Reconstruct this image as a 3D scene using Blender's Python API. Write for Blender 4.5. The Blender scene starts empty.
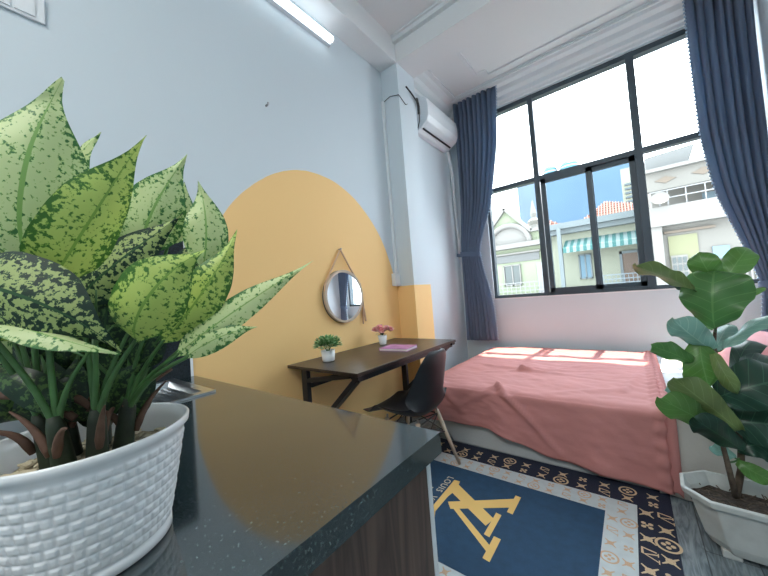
import bpy, bmesh, math, random
from mathutils import Vector, Matrix, noise
random.seed(4)
PI = math.pi
scene = bpy.context.scene
COL = scene.collection
CAM_H = 1.14

# ------------------------------------------------------------------ camera
def make_camera():
    yaw, pitch, roll = 0.66699, 0.02938, -0.07793
    fwd = Vector((-math.sin(yaw)*math.cos(pitch), math.cos(yaw)*math.cos(pitch), math.sin(pitch)))
    right = Vector((math.cos(yaw), math.sin(yaw), 0))
    up = right.cross(fwd)
    r2 = math.cos(roll)*right + math.sin(roll)*up
    u2 = -math.sin(roll)*right + math.cos(roll)*up
    m = Matrix((r2, u2, -fwd)).transposed().to_4x4()
    m.translation = Vector((0, 0, CAM_H))
    cd = bpy.data.cameras.new('camera'); co = bpy.data.objects.new('camera', cd)
    cd.sensor_fit = 'HORIZONTAL'; cd.sensor_width = 36.0; cd.lens = 313.63/768*36
    cd.clip_start = 0.02; cd.clip_end = 400
    co.matrix_world = m; COL.objects.link(co); scene.camera = co
make_camera()

# ------------------------------------------------------------------ world, sun, fill light, exposure
w = bpy.data.worlds.new('sky'); scene.world = w; w.use_nodes = True
nt = w.node_tree; bgn = nt.nodes['Background']
tcw = nt.nodes.new('ShaderNodeTexCoord'); sepw = nt.nodes.new('ShaderNodeSeparateXYZ'); rw = nt.nodes.new('ShaderNodeValToRGB')
nt.links.new(tcw.outputs['Generated'], sepw.inputs[0]); nt.links.new(sepw.outputs['Z'], rw.inputs[0])
rw.color_ramp.elements[0].position = 0.0; rw.color_ramp.elements[0].color = (.93, .97, 1, 1)
rw.color_ramp.elements[1].position = 0.6; rw.color_ramp.elements[1].color = (.88, .95, 1, 1)
nt.links.new(rw.outputs[0], bgn.inputs['Color'])
bgn.inputs['Strength'].default_value = 7.5
def add_light(name, kind, loc, direction, energy, color, **kw):
    ld = bpy.data.lights.new(name, kind); lo = bpy.data.objects.new(name, ld)
    lo.location = loc; lo.rotation_euler = Vector(direction).to_track_quat('-Z', 'Y').to_euler()
    ld.energy = energy; ld.color = color
    for k, v in kw.items(): setattr(ld, k, v)
    COL.objects.link(lo); return lo
add_light('sun', 'SUN', (0, 8, 12), (-.09, -.95, -2.94), 11.0, (1, .84, .64), angle=math.radians(.8))
# added fill light under the ceiling behind the camera, brightens the interior
add_light('rear_fill_light', 'AREA', (-.3, -1.3, 3.5), (0.0, .25, -1), 62, (1, .985, .94), shape='RECTANGLE', size=1.8, size_y=1.6)
vs = scene.view_settings
vs.view_transform = 'Standard'; vs.look = 'None'; vs.gamma = 1; vs.use_curve_mapping = False
vs.exposure = 0.38
scene.cycles.max_bounces = 8; scene.cycles.diffuse_bounces = 6; scene.cycles.transparent_max_bounces = 12
scene.cycles.sample_clamp_indirect = 6

# ------------------------------------------------------------------ materials
def mat(name, color, rough=.6, metal=0, spec=.5, noise_amt=0, noise_scale=20, bump=0, bump_scale=60, coat=0, emit=None, estr=0, trans=0):
    m = bpy.data.materials.new(name); m.use_nodes = True
    n = m.node_tree.nodes; l = m.node_tree.links; b = n['Principled BSDF']
    b.inputs['Base Color'].default_value = (*color, 1); b.inputs['Roughness'].default_value = rough
    b.inputs['Metallic'].default_value = metal; b.inputs['Specular IOR Level'].default_value = spec
    b.inputs['Coat Weight'].default_value = coat
    if emit: b.inputs['Emission Color'].default_value = (*emit, 1); b.inputs['Emission Strength'].default_value = estr
    if trans: b.inputs['Transmission Weight'].default_value = trans
    tc = n.new('ShaderNodeTexCoord')
    if noise_amt:
        t = n.new('ShaderNodeTexNoise'); t.inputs['Scale'].default_value = noise_scale; t.inputs['Detail'].default_value = 5
        l.new(tc.outputs['Object'], t.inputs['Vector'])
        r = n.new('ShaderNodeValToRGB'); l.new(t.outputs['Fac'], r.inputs[0])
        k0, k1 = 1-noise_amt, 1+noise_amt
        r.color_ramp.elements[0].position = .3; r.color_ramp.elements[0].color = (*[c*k0 for c in color], 1)
        r.color_ramp.elements[1].position = .7; r.color_ramp.elements[1].color = (*[min(1, c*k1) for c in color], 1)
        l.new(r.outputs[0], b.inputs['Base Color'])
    if bump:
        t = n.new('ShaderNodeTexNoise'); t.inputs['Scale'].default_value = bump_scale; t.inputs['Detail'].default_value = 4
        l.new(tc.outputs['Object'], t.inputs['Vector'])
        bp = n.new('ShaderNodeBump'); bp.inputs['Strength'].default_value = bump; bp.inputs['Distance'].default_value = .01
        l.new(t.outputs['Fac'], bp.inputs['Height']); l.new(bp.outputs[0], b.inputs['Normal'])
    return m
def math_node(nt, op, a, b=None, c=None):
    n = nt.nodes.new('ShaderNodeMath'); n.operation = op
    for i, v in enumerate((a, b, c)):
        if v is None: continue
        if isinstance(v, (int, float)): n.inputs[i].default_value = v
        else: nt.links.new(v, n.inputs[i])
    return n.outputs[0]
WALLC = (.60, .68, .73)
YEL = (.90, .59, .25)
M = {}
M['paint'] = mat('wall_paint', WALLC, .75, noise_amt=.015, noise_scale=3, bump=.05, bump_scale=90)
M['ceil'] = mat('ceiling_paint', (.76, .78, .79), .8)
M['plaster'] = mat('plaster_moulding', (.74, .77, .79), .7)
def yellow_wall():
    m = mat('wall_paint_with_yellow_arch', WALLC, .7, bump=.05, bump_scale=90)
    nt = m.node_tree; b = nt.nodes['Principled BSDF']
    g = nt.nodes.new('ShaderNodeNewGeometry'); s = nt.nodes.new('ShaderNodeSeparateXYZ'); nt.links.new(g.outputs['Position'], s.inputs[0])
    x, y, z = s.outputs
    nz = nt.nodes.new('ShaderNodeTexNoise'); nz.inputs['Scale'].default_value = 5; nt.links.new(g.outputs['Position'], nz.inputs['Vector'])
    wob = math_node(nt, 'MULTIPLY', math_node(nt, 'SUBTRACT', nz.outputs['Fac'], .5), .03)
    dy = math_node(nt, 'DIVIDE', math_node(nt, 'SUBTRACT', y, 1.575), .935)
    dz = math_node(nt, 'DIVIDE', math_node(nt, 'MAXIMUM', math_node(nt, 'SUBTRACT', z, .94), 0.0), 1.172)
    r = math_node(nt, 'ADD', math_node(nt, 'ADD', math_node(nt, 'MULTIPLY', dy, dy), math_node(nt, 'MULTIPLY', dz, dz)), wob)
    inside = math_node(nt, 'LESS_THAN', r, 1.0)
    low = math_node(nt, 'MULTIPLY', math_node(nt, 'LESS_THAN', z, 1.235), math_node(nt, 'GREATER_THAN', y, 2.3))
    low = math_node(nt, 'MULTIPLY', low, math_node(nt, 'LESS_THAN', y, 2.815))
    f = math_node(nt, 'MAXIMUM', inside, low)
    mx = nt.nodes.new('ShaderNodeMix'); mx.data_type = 'RGBA'
    mx.inputs[6].default_value = (*WALLC, 1); mx.inputs[7].default_value = (*YEL, 1)
    nt.links.new(f, mx.inputs[0]); nt.links.new(mx.outputs[2], b.inputs['Base Color'])
    return m
M['arch'] = yellow_wall()
def wood(name, c0, c1, scale, rough, stretch=(1, 12, 1), coat=0):
    m = mat(name, c0, rough, coat=coat); nt = m.node_tree; b = nt.nodes['Principled BSDF']
    tc = nt.nodes.new('ShaderNodeTexCoord'); mp = nt.nodes.new('ShaderNodeMapping'); mp.inputs['Scale'].default_value = stretch
    nt.links.new(tc.outputs['Object'], mp.inputs[0])
    n1 = nt.nodes.new('ShaderNodeTexNoise'); n1.inputs['Scale'].default_value = scale; n1.inputs['Detail'].default_value = 8; n1.inputs['Distortion'].default_value = 1.2
    nt.links.new(mp.outputs[0], n1.inputs['Vector'])
    r = nt.nodes.new('ShaderNodeValToRGB'); nt.links.new(n1.outputs['Fac'], r.inputs[0])
    r.color_ramp.elements[0].position = .35; r.color_ramp.elements[0].color = (*c0, 1)
    r.color_ramp.elements[1].position = .65; r.color_ramp.elements[1].color = (*c1, 1)
    nt.links.new(r.outputs[0], b.inputs['Base Color'])
    return m
M['cab'] = wood('walnut_laminate', (.050, .031, .026), (.135, .085, .068), 2.2, .45, (14, 14, 1))
M['desk'] = wood('dark_desk_wood', (.020, .014, .012), (.042, .030, .025), 3, .30, (10, 1, 10))
M['legwood'] = wood('pale_beech', (.52, .41, .31), (.66, .54, .42), 3, .5, (10, 10, 1))
def floor_mat():
    m = mat('grey_wood_floor', (.3, .35, .38), .35); nt = m.node_tree; b = nt.nodes['Principled BSDF']
    tc = nt.nodes.new('ShaderNodeTexCoord')
    mp = nt.nodes.new('ShaderNodeMapping'); mp.inputs['Scale'].default_value = (9, 1.2, 1); nt.links.new(tc.outputs['Object'], mp.inputs[0])
    wv = nt.nodes.new('ShaderNodeTexNoise'); wv.inputs['Scale'].default_value = 5; wv.inputs['Detail'].default_value = 8; wv.inputs['Distortion'].default_value = 2
    nt.links.new(mp.outputs[0], wv.inputs['Vector'])
    r = nt.nodes.new('ShaderNodeValToRGB'); nt.links.new(wv.outputs['Fac'], r.inputs[0])
    r.color_ramp.elements[0].position = .35; r.color_ramp.elements[0].color = (.115, .155, .18, 1)
    r.color_ramp.elements[1].position = .68; r.color_ramp.elements[1].color = (.30, .36, .39, 1)
    br = nt.nodes.new('ShaderNodeTexBrick'); br.inputs['Scale'].default_value = 1
    br.inputs['Brick Width'].default_value = .9; br.inputs['Row Height'].default_value = .15; br.inputs['Mortar Size'].default_value = .002
    br.inputs['Color1'].default_value = (1, 1, 1, 1); br.inputs['Color2'].default_value = (.85, .85, .85, 1); br.inputs['Mortar'].default_value = (.3, .3, .3, 1)
    mp2 = nt.nodes.new('ShaderNodeMapping'); mp2.inputs['Rotation'].default_value = (0, 0, PI/2); nt.links.new(tc.outputs['Object'], mp2.inputs[0]); nt.links.new(mp2.outputs[0], br.inputs['Vector'])
    mx = nt.nodes.new('ShaderNodeMix'); mx.data_type = 'RGBA'; mx.blend_type = 'MULTIPLY'; mx.inputs[0].default_value = 1
    nt.links.new(r.outputs[0], mx.inputs[6]); nt.links.new(br.outputs[0], mx.inputs[7]); nt.links.new(mx.outputs[2], b.inputs['Base Color'])
    return m
M['floor'] = floor_mat()
def granite():
    m = mat('black_granite', (.02, .03, .035), .10, spec=.8, coat=.25); nt = m.node_tree; b = nt.nodes['Principled BSDF']
    b.inputs['IOR'].default_value = 1.68
    b.inputs['Coat Roughness'].default_value = .05
    tc = nt.nodes.new('ShaderNodeTexCoord')
    v = nt.nodes.new('ShaderNodeTexVoronoi'); v.inputs['Scale'].default_value = 170; nt.links.new(tc.outputs['Object'], v.inputs['Vector'])
    n1 = nt.nodes.new('ShaderNodeTexNoise'); n1.inputs['Scale'].default_value = 210; n1.inputs['Detail'].default_value = 4; nt.links.new(tc.outputs['Object'], n1.inputs['Vector'])
    r = nt.nodes.new('ShaderNodeValToRGB'); nt.links.new(n1.outputs['Fac'], r.inputs[0])
    e = r.color_ramp.elements; e[0].position = .40; e[0].color = (.010, .018, .022, 1); e[1].position = .80; e[1].color = (.08, .11, .11, 1)
    r2 = e.new(.56); r2.color = (.020, .036, .040, 1)
    nt.links.new(r.outputs[0], b.inputs['Base Color'])
    return m
M['granite'] = granite()
M['splash'] = mat('dark_sparkly_tile', (.012, .018, .024), .3, spec=.35, noise_amt=.9, noise_scale=150)
M['whiteplastic'] = mat('white_plastic', (.74, .78, .81), .35)
M['ceramic'] = mat('white_ceramic', (.80, .82, .84), .3, coat=.3)
M['steel'] = mat('brushed_steel', (.62, .65, .67), .28, metal=1)
M['black'] = mat('black_metal', (.012, .014, .018), .4)
M['shell'] = mat('black_plastic_shell', (.010, .012, .016), .38)
M['wire'] = mat('thin_steel_wire', (.35, .35, .36), .35, metal=.9)
M['alu'] = mat('dark_grey_aluminium', (.060, .085, .105), .4, metal=.2)
M['alu2'] = mat('mid_grey_aluminium', (.15, .19, .22), .4, metal=.2)
M['cream'] = mat('cream_cotton', (.62, .60, .56), .9, bump=.2, bump_scale=40)
M['sheet'] = mat('white_cotton_sheet', (.74, .77, .80), .9, bump=.3, bump_scale=12)
M['bedbase'] = mat('grey_white_bed_fabric', (.50, .53, .54), .85, bump=.2, bump_scale=60)
M['pink'] = mat('dusty_pink_cotton', (.57, .245, .235), .85, noise_amt=.03, noise_scale=6, bump=.25, bump_scale=25)
M['pinkpillow'] = mat('pink_pillow_cotton', (.72, .36, .38), .85, bump=.2, bump_scale=20)
M['rope'] = mat('tan_leather_strap', (.62, .42, .28), .6)
M['mirrorframe'] = mat('pale_wood_rim', (.52, .43, .34), .5)
M['mirrorblack'] = mat('mirror_side_band', (.03, .035, .04), .5)
M['mirror'] = mat('mirror_glass', (.92, .94, .95), .01, metal=1)
M['soil'] = mat('dark_soil', (.045, .032, .025), .95, noise_amt=.6, noise_scale=60, bump=1, bump_scale=60)
M['chips'] = mat('coconut_husk_chips', (.34, .29, .20), .95, noise_amt=.5, noise_scale=70, bump=1, bump_scale=70)
M['chip2'] = mat('pale_husk_piece', (.55, .48, .34), .9)
M['bark'] = mat('brown_bark', (.10, .075, .055), .9, noise_amt=.4, noise_scale=40, bump=.5, bump_scale=60)
M['petiole'] = mat('green_stalk', (.06, .15, .045), .5, noise_amt=.3, noise_scale=30)
M['darkstem'] = mat('dark_cane_stem', (.018, .030, .016), .6, noise_amt=.5, noise_scale=30)
M['dry'] = mat('dry_brown_sheath', (.12, .065, .045), .85, noise_amt=.3, noise_scale=30)
M['stone'] = mat('white_grey_stone_planter', (.52, .55, .54), .7, noise_amt=.10, noise_scale=15, bump=.15, bump_scale=40)
def curtain_mat():
    m = mat('slate_blue_curtain', (.135, .18, .27), .75, bump=.1, bump_scale=300); nt = m.node_tree; b = nt.nodes['Principled BSDF']
    b.inputs['Sheen Weight'].default_value = .15
    tr = nt.nodes.new('ShaderNodeBsdfTranslucent'); tr.inputs['Color'].default_value = (.19, .33, .48, 1)
    mx = nt.nodes.new('ShaderNodeMixShader'); mx.inputs[0].default_value = .33
    nt.links.new(b.outputs[0], mx.inputs[1]); nt.links.new(tr.outputs[0], mx.inputs[2]); nt.links.new(mx.outputs[0], nt.nodes['Material Output'].inputs[0])
    return m
M['curtain'] = curtain_mat()
def glass(name, tint, gl):
    m = bpy.data.materials.new(name); m.use_nodes = True; nt = m.node_tree; nt.nodes.remove(nt.nodes['Principled BSDF'])
    t = nt.nodes.new('ShaderNodeBsdfTransparent'); t.inputs[0].default_value = (*tint, 1)
    g = nt.nodes.new('ShaderNodeBsdfGlossy'); g.inputs['Roughness'].default_value = .4
    mx = nt.nodes.new('ShaderNodeMixShader'); mx.inputs[0].default_value = gl
    nt.links.new(t.outputs[0], mx.inputs[1]); nt.links.new(g.outputs[0], mx.inputs[2]); nt.links.new(mx.outputs[0], nt.nodes['Material Output'].inputs[0])
    return m
M['glass'] = glass('clear_window_glass', (.97, .985, .99), .004)
M['glass2'] = glass('tinted_sash_glass', (.82, .91, .96), .004)
def leaf_mat(name, pale, green, dark, thr, trans=.3, rough=.42):
    """pale leaf blade with dark green flecks gathered along the margin and the midrib (UV: u along, v across)"""
    m = mat(name, pale, rough); nt = m.node_tree; b = nt.nodes['Principled BSDF']
    uv = nt.nodes.new('ShaderNodeUVMap'); uv.uv_map = 'UVMap'
    s = nt.nodes.new('ShaderNodeSeparateXYZ'); nt.links.new(uv.outputs[0], s.inputs[0])
    a = math_node(nt, 'ABSOLUTE', math_node(nt, 'SUBTRACT', s.outputs[1], .5))
    a = math_node(nt, 'MULTIPLY', a, 2.0)                      # 0 midrib, 1 margin
    tc = nt.nodes.new('ShaderNodeTexCoord')
    mp = nt.nodes.new('ShaderNodeMapping'); mp.inputs['Scale'].default_value = (1, 1, 1); nt.links.new(tc.outputs['Object'], mp.inputs[0])
    n1 = nt.nodes.new('ShaderNodeTexNoise'); n1.inputs['Scale'].default_value = 175; n1.inputs['Detail'].default_value = 3; n1.inputs['Roughness'].default_value = .6
    nt.links.new(mp.outputs[0], n1.inputs['Vector'])
    n2 = nt.nodes.new('ShaderNodeTexNoise'); n2.inputs['Scale'].default_value = 25; nt.links.new(mp.outputs[0], n2.inputs['Vector'])
    edge = math_node(nt, 'POWER', a, 3.0)
    mid = math_node(nt, 'POWER', math_node(nt, 'SUBTRACT', 1.0, a), 7.0)
    f = math_node(nt, 'ADD', n1.outputs['Fac'], math_node(nt, 'MULTIPLY', edge, .20))
    f = math_node(nt, 'ADD', f, math_node(nt, 'MULTIPLY', mid, .10))
    f = math_node(nt, 'ADD', f, math_node(nt, 'MULTIPLY', math_node(nt, 'SUBTRACT', n2.outputs['Fac'], .5), .25))
    r = nt.nodes.new('ShaderNodeValToRGB'); nt.links.new(f, r.inputs[0]); e = r.color_ramp.elements
    e[0].position = thr-.03; e[0].color = (*pale, 1); e[1].position = thr+.05; e[1].color = (*dark, 1)
    x = e.new(thr+.0); x.color = (*green, 1)
    # green midrib line
    rib = math_node(nt, 'LESS_THAN', a, .04)
    mx = nt.nodes.new('ShaderNodeMix'); mx.data_type = 'RGBA'; mx.inputs[7].default_value = (*green, 1)
    nt.links.new(rib, mx.inputs[0]); nt.links.new(r.outputs[0], mx.inputs[6]); nt.links.new(mx.outputs[2], b.inputs['Base Color'])
    tr = nt.nodes.new('ShaderNodeBsdfTranslucent'); nt.links.new(mx.outputs[2], tr.inputs[0])
    ms = nt.nodes.new('ShaderNodeMixShader'); ms.inputs[0].default_value = trans
    nt.links.new(b.outputs[0], ms.inputs[1]); nt.links.new(tr.outputs[0], ms.inputs[2]); nt.links.new(ms.outputs[0], nt.nodes['Material Output'].inputs[0])
    return m
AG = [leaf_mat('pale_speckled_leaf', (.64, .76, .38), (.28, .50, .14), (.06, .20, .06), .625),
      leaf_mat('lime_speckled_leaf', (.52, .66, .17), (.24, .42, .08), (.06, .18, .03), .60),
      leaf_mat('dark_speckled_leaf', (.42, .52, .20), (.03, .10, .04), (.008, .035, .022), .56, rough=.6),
      leaf_mat('shaded_inner_leaf', (.07, .14, .04), (.02, .06, .02), (.008, .03, .015), .52, trans=.15)]  # last one: shade inside the plant put into a darker leaf colour
def fig_mat(name, c, vein, rough=.35, trans=.25):
    m = mat(name, c, rough); nt = m.node_tree; b = nt.nodes['Principled BSDF']
    uv = nt.nodes.new('ShaderNodeUVMap'); uv.uv_map = 'UVMap'
    s = nt.nodes.new('ShaderNodeSeparateXYZ'); nt.links.new(uv.outputs[0], s.inputs[0])
    a = math_node(nt, 'MULTIPLY', math_node(nt, 'ABSOLUTE', math_node(nt, 'SUBTRACT', s.outputs[1], .5)), 2.0)
    ph = math_node(nt, 'FRACT', math_node(nt, 'SUBTRACT', math_node(nt, 'MULTIPLY', s.outputs[0], 7.0), math_node(nt, 'MULTIPLY', a, 1.6)))
    side = math_node(nt, 'LESS_THAN', ph, .07)
    rib = math_node(nt, 'LESS_THAN', a, .035)
    f = math_node(nt, 'MAXIMUM', side, rib)
    f = math_node(nt, 'MULTIPLY', f, .7)
    mx = nt.nodes.new('ShaderNodeMix'); mx.data_type = 'RGBA'; mx.inputs[6].default_value = (*c, 1); mx.inputs[7].default_value = (*vein, 1)
    nt.links.new(f, mx.inputs[0]); nt.links.new(mx.outputs[2], b.inputs['Base Color'])
    tr = nt.nodes.new('ShaderNodeBsdfTranslucent'); nt.links.new(mx.outputs[2], tr.inputs[0])
    ms = nt.nodes.new('ShaderNodeMixShader'); ms.inputs[0].default_value = trans
    nt.links.new(b.outputs[0], ms.inputs[1]); nt.links.new(tr.outputs[0], ms.inputs[2]); nt.links.new(ms.outputs[0], nt.nodes['Material Output'].inputs[0])
    return m
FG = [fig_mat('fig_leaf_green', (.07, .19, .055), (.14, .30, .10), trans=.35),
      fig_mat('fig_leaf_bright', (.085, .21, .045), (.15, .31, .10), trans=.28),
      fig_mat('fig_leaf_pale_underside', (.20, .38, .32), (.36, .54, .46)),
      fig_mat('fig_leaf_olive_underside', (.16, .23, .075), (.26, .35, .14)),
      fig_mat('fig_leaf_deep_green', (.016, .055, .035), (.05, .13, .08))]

# ------------------------------------------------------------------ mesh helpers
def obj(name, bm, material, parent=None, smooth=False, mats=None, bevel=0):
    me = bpy.data.meshes.new(name); bmesh.ops.recalc_face_normals(bm, faces=bm.faces); bm.to_mesh(me); bm.free()
    if smooth:
        for p in me.polygons: p.use_smooth = True
    for mm in (mats or [material]): me.materials.append(mm)
    o = bpy.data.objects.new(name, me); COL.objects.link(o)
    if parent: o.parent = parent; o.matrix_parent_inverse = Matrix.Translation(-parent_origin(parent))
    if bevel:
        b = o.modifiers.new('bevel', 'BEVEL'); b.width = bevel; b.segments = 2; b.limit_method = 'ANGLE'
    return o
def parent_origin(p):                     # things are Empties at their base; meshes keep room coordinates
    return Vector(p.location) if p.type == 'EMPTY' else Vector((0, 0, 0))
def raw(name, verts, faces, material, parent=None, smooth=False, uvs=None, fm=None, mats=None, solid=0, recalc=False):
    me = bpy.data.meshes.new(name); me.from_pydata([tuple(v) for v in verts], [], faces)
    if uvs:
        ul = me.uv_layers.new(name='UVMap')
        for lp in me.loops: ul.data[lp.index].uv = uvs[lp.vertex_index]
    if smooth:
        for p in me.polygons: p.use_smooth = True
    for mm in (mats or [material]): me.materials.append(mm)
    if fm:
        for p, k in zip(me.polygons, fm): p.material_index = k
    me.update(); me.validate()
    o = bpy.data.objects.new(name, me); COL.objects.link(o)
    if parent: o.parent = parent; o.matrix_parent_inverse = Matrix.Translation(-parent_origin(parent))
    if solid:
        s = o.modifiers.new('solid', 'SOLIDIFY'); s.thickness = solid; s.offset = 0
    return o
def tag(o, label, cat, group=None, kind=None):
    o['label'] = label; o['category'] = cat
    if group: o['group'] = group
    if kind: o['kind'] = kind
    return o
def thing(name, label, cat, loc, group=None):
    o = bpy.data.objects.new(name, None); o.location = loc; o.empty_display_size = .05; COL.objects.link(o)
    return tag(o, label, cat, group)
def struct(name, bm, m, parent=None, **k):
    o = obj(name, bm, m, parent, **k)
    if not parent: o['kind'] = 'structure'
    return o
def box(bm, x0, x1, y0, y1, z0, z1, bev=0):
    r = bmesh.ops.create_cube(bm, size=1, matrix=Matrix.Translation(((x0+x1)/2, (y0+y1)/2, (z0+z1)/2)) @ Matrix.Diagonal((abs(x1-x0), abs(y1-y0), abs(z1-z0), 1)))
    if bev: bmesh.ops.bevel(bm, geom=list({e for v in r['verts'] for e in v.link_edges}), offset=bev, segments=2, affect='EDGES', profile=.6)
    return bm
def B(*a, **k):
    return box(bmesh.new(), *a, **k)
def tube(bm, pts, r, seg=10, cap=True):
    pts = [Vector(p) for p in pts]; rs = r if isinstance(r, (list, tuple)) else [r]*len(pts)
    rings = []; prev = None
    for i, p in enumerate(pts):
        d = (pts[min(i+1, len(pts)-1)]-pts[max(i-1, 0)]).normalized()
        if prev is None:
            prev = d.orthogonal().normalized()
        u = (prev - d*prev.dot(d)).normalized(); prev = u; v = d.cross(u)
        rings.append([bm.verts.new(p+(u*math.cos(a)+v*math.sin(a))*rs[i]) for a in [2*PI*k/seg for k in range(seg)]])
    for a, b in zip(rings, rings[1:]):
        for k in range(seg): bm.faces.new((a[k], a[(k+1) % seg], b[(k+1) % seg], b[k]))
    if cap:
        bm.faces.new(rings[0][::-1]); bm.faces.new(rings[-1])
    return bm
def T(pts, r, seg=10): return tube(bmesh.new(), pts, r, seg)
def bez(a, b, c, n=10):
    a, b, c = Vector(a), Vector(b), Vector(c)
    return [a*(1-t)**2+b*2*t*(1-t)+c*t*t for t in [i/n for i in range(n+1)]]
def bar(bm, p, q, w, h, up=(0, 0, 1)):
    p, q = Vector(p), Vector(q); d = (q-p).normalized(); s = d.cross(Vector(up)).normalized(); u = s.cross(d)
    vs_ = []
    for e in (p, q):
        for a, b in ((-1, -1), (1, -1), (1, 1), (-1, 1)): vs_.append(bm.verts.new(e+s*a*w/2+u*b*h/2))
    for f in ((0, 1, 2, 3), (7, 6, 5, 4), (0, 4, 5, 1), (1, 5, 6, 2), (2, 6, 7, 3), (3, 7, 4, 0)): bm.faces.new([vs_[i] for i in f])
    return bm
def lathe(bm, prof, cx, cy, seg=32, cap_bottom=False):
    rings = [[bm.verts.new((cx+r*math.cos(2*PI*k/seg), cy+r*math.sin(2*PI*k/seg), z)) for k in range(seg)] for r, z in prof]
    for a, b in zip(rings, rings[1:]):
        for k in range(seg): bm.faces.new((a[k], a[(k+1) % seg], b[(k+1) % seg], b[k]))
    if cap_bottom: bm.faces.new(rings[0][::-1])
    return bm
def prism(bm, poly, axis, a0, a1):
    """poly of 2-D points extruded along axis ('x','y','z') from a0 to a1"""
    def P(p, a): return {'x': (a, p[0], p[1]), 'y': (p[0], a, p[1]), 'z': (p[0], p[1], a)}[axis]
    v0 = [bm.verts.new(P(p, a0)) for p in poly]; v1 = [bm.verts.new(P(p, a1)) for p in poly]; n = len(poly)
    bm.faces.new(v0[::-1]); bm.faces.new(v1)
    for i in range(n): bm.faces.new((v0[i], v0[(i+1) % n], v1[(i+1) % n], v1[i]))
    return bm
LANCE = [(0, .04), (.05, .30), (.12, .64), (.22, .90), (.34, 1), (.48, .97), (.60, .84), (.71, .58), (.80, .33), (.87, .17), (.93, .09), (1, .01)]
FIDDLE = [(0, .05), (.05, .30), (.13, .52), (.25, .66), (.40, .80), (.55, .96), (.68, 1), (.80, .94), (.89, .76), (.95, .52), (.985, .28), (1, .04)]
def lerp_table(t, tb):
    for (a, x), (b, y) in zip(tb, tb[1:]):
        if t <= b: k = (t-a)/(b-a); return x+(y-x)*k
    return tb[-1][1]
def leaf(verts, faces, uvs, fmi, base, ctrl, tip, hw, side, mi, n=18, k=8, cup=.25, wave=.05, shape='lance', seed=0):
    base, ctrl, tip, side = Vector(base), Vector(ctrl), Vector(tip), Vector(side).normalized()
    i0 = len(verts); rnd = random.Random(seed)
    ph = rnd.random()*6
    for i in range(n+1):
        t = i/n; p = base*(1-t)**2+ctrl*2*t*(1-t)+tip*t*t
        d = ((ctrl-base)*(1-t)+(tip-ctrl)*t).normalized()
        s = (side-d*side.dot(d)).normalized(); nn = d.cross(s)
        if shape == 'lance':
            wd = lerp_table(t, LANCE)
        else:   # fiddle: narrow waist near the base, broad rounded tip
            wd = lerp_table(t, FIDDLE)
        for j in range(k+1):
            v = j/k*2-1
            wz = wave*hw*math.sin(t*13+ph+(1.5 if v > 0 else 0))*abs(v)**2
            off = s*(v*hw*wd) + nn*(-cup*hw*wd*(1-abs(v)**1.5) + wz)
            verts.append(p+off); uvs.append((t, j/k))
    for i in range(n):
        for j in range(k):
            a = i0+i*(k+1)+j; faces.append((a, a+1, a+k+2, a+k+1)); fmi.append(mi)

# ------------------------------------------------------------------ setting
XL, XR, YB, YW, ZC = -1.80, .955, -3.0, 4.00, 3.62
struct('floor', B(XL-.2, XR+.2, YB-.2, YW+.2, -.12, 0), M['floor'])
struct('ceiling', B(XL-.2, XR+.2, YB-.2, YW+.2, ZC, ZC+.12), M['ceil'])
struct('wall_left', B(XL-.2, XL, YB-.2, YW+.2, 0, ZC), M['arch'])
struct('wall_right', B(XR, XR+.2, YB-.2, YW+.2, 0, ZC), M['paint'])
struct('wall_back', B(XL, XR, YB-.2, YB, 0, ZC), M['paint'])
WX0, WX1, WZ0, WZ1 = -1.38, .92, 1.00, 3.38
bm = bmesh.new()
box(bm, XL, XR, YW, YW+.2, 0, WZ0); box(bm, XL, XR, YW, YW+.2, WZ1, ZC)
box(bm, XL, WX0, YW, YW+.2, WZ0, WZ1); box(bm, WX1, XR, YW, YW+.2, WZ0, WZ1)
struct('wall_window', bm, M['paint'])
# column standing against the left wall, beams
struct('wall_column', B(XL, -1.605, 2.5, 2.81, 0, 3.385), M['arch'])
struct('ceiling_beam', B(XL, -1.605, YB, 2.81, 3.385, ZC), M['ceil'])
struct('ceiling_cross_beam', B(-1.605, XR, 2.5, 2.81, 3.385, ZC), M['ceil'])
# crown mouldings, stepped
def crown(name, along, a0, a1, wall, sgn):
    d = [(0, 3.62), (.23, 3.62), (.23, 3.600), (.185, 3.595), (.17, 3.565), (.12, 3.545), (.105, 3.50), (.06, 3.47), (.05, 3.43), (.025, 3.42), (.02, 3.395), (0, 3.39)]
    poly = [(wall+sgn*u, z) for u, z in d]
    bm = prism(bmesh.new(), poly, along, a0, a1)
    struct(name, bm, M['plaster'])
crown('trim_1', 'x', XL+.0, XR, YW, -1)
crown('trim_2', 'y', 2.81, YW, XL, 1)
# raised panel moulding on the ceiling of the bay, notched corners
bm = bmesh.new()
px0, px1, py0, py1, nk = -1.22, .62, 2.98, 3.66, .10
pts = [(px0, py0+nk), (px0+nk, py0+nk), (px0+nk, py0), (px1, py0), (px1, py1), (px0+nk, py1), (px0+nk, py1-nk), (px0, py1-nk)]
for p, q in zip(pts, pts[1:]+pts[:1]): bar(bm, (*p, 3.612), (*q, 3.612), .038, .022)
struct('trim_3', bm, M['plaster'])
bm = bmesh.new(); box(bm, XL, XR, 2.46, 2.5, 3.56, 3.60); box(bm, XL, XR, 2.44, 2.5, 3.60, 3.62)
struct('trim_4', bm, M['plaster'])
# dark granite splashback on the left wall beside the counter
struct('wall_splashback', B(XL, XL+.012, -.10, .634, .815, 1.53), M['splash'])
struct('trim_5', B(XL, XL+.014, .634, .646, .815, 1.53), M['whiteplastic'])

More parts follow.
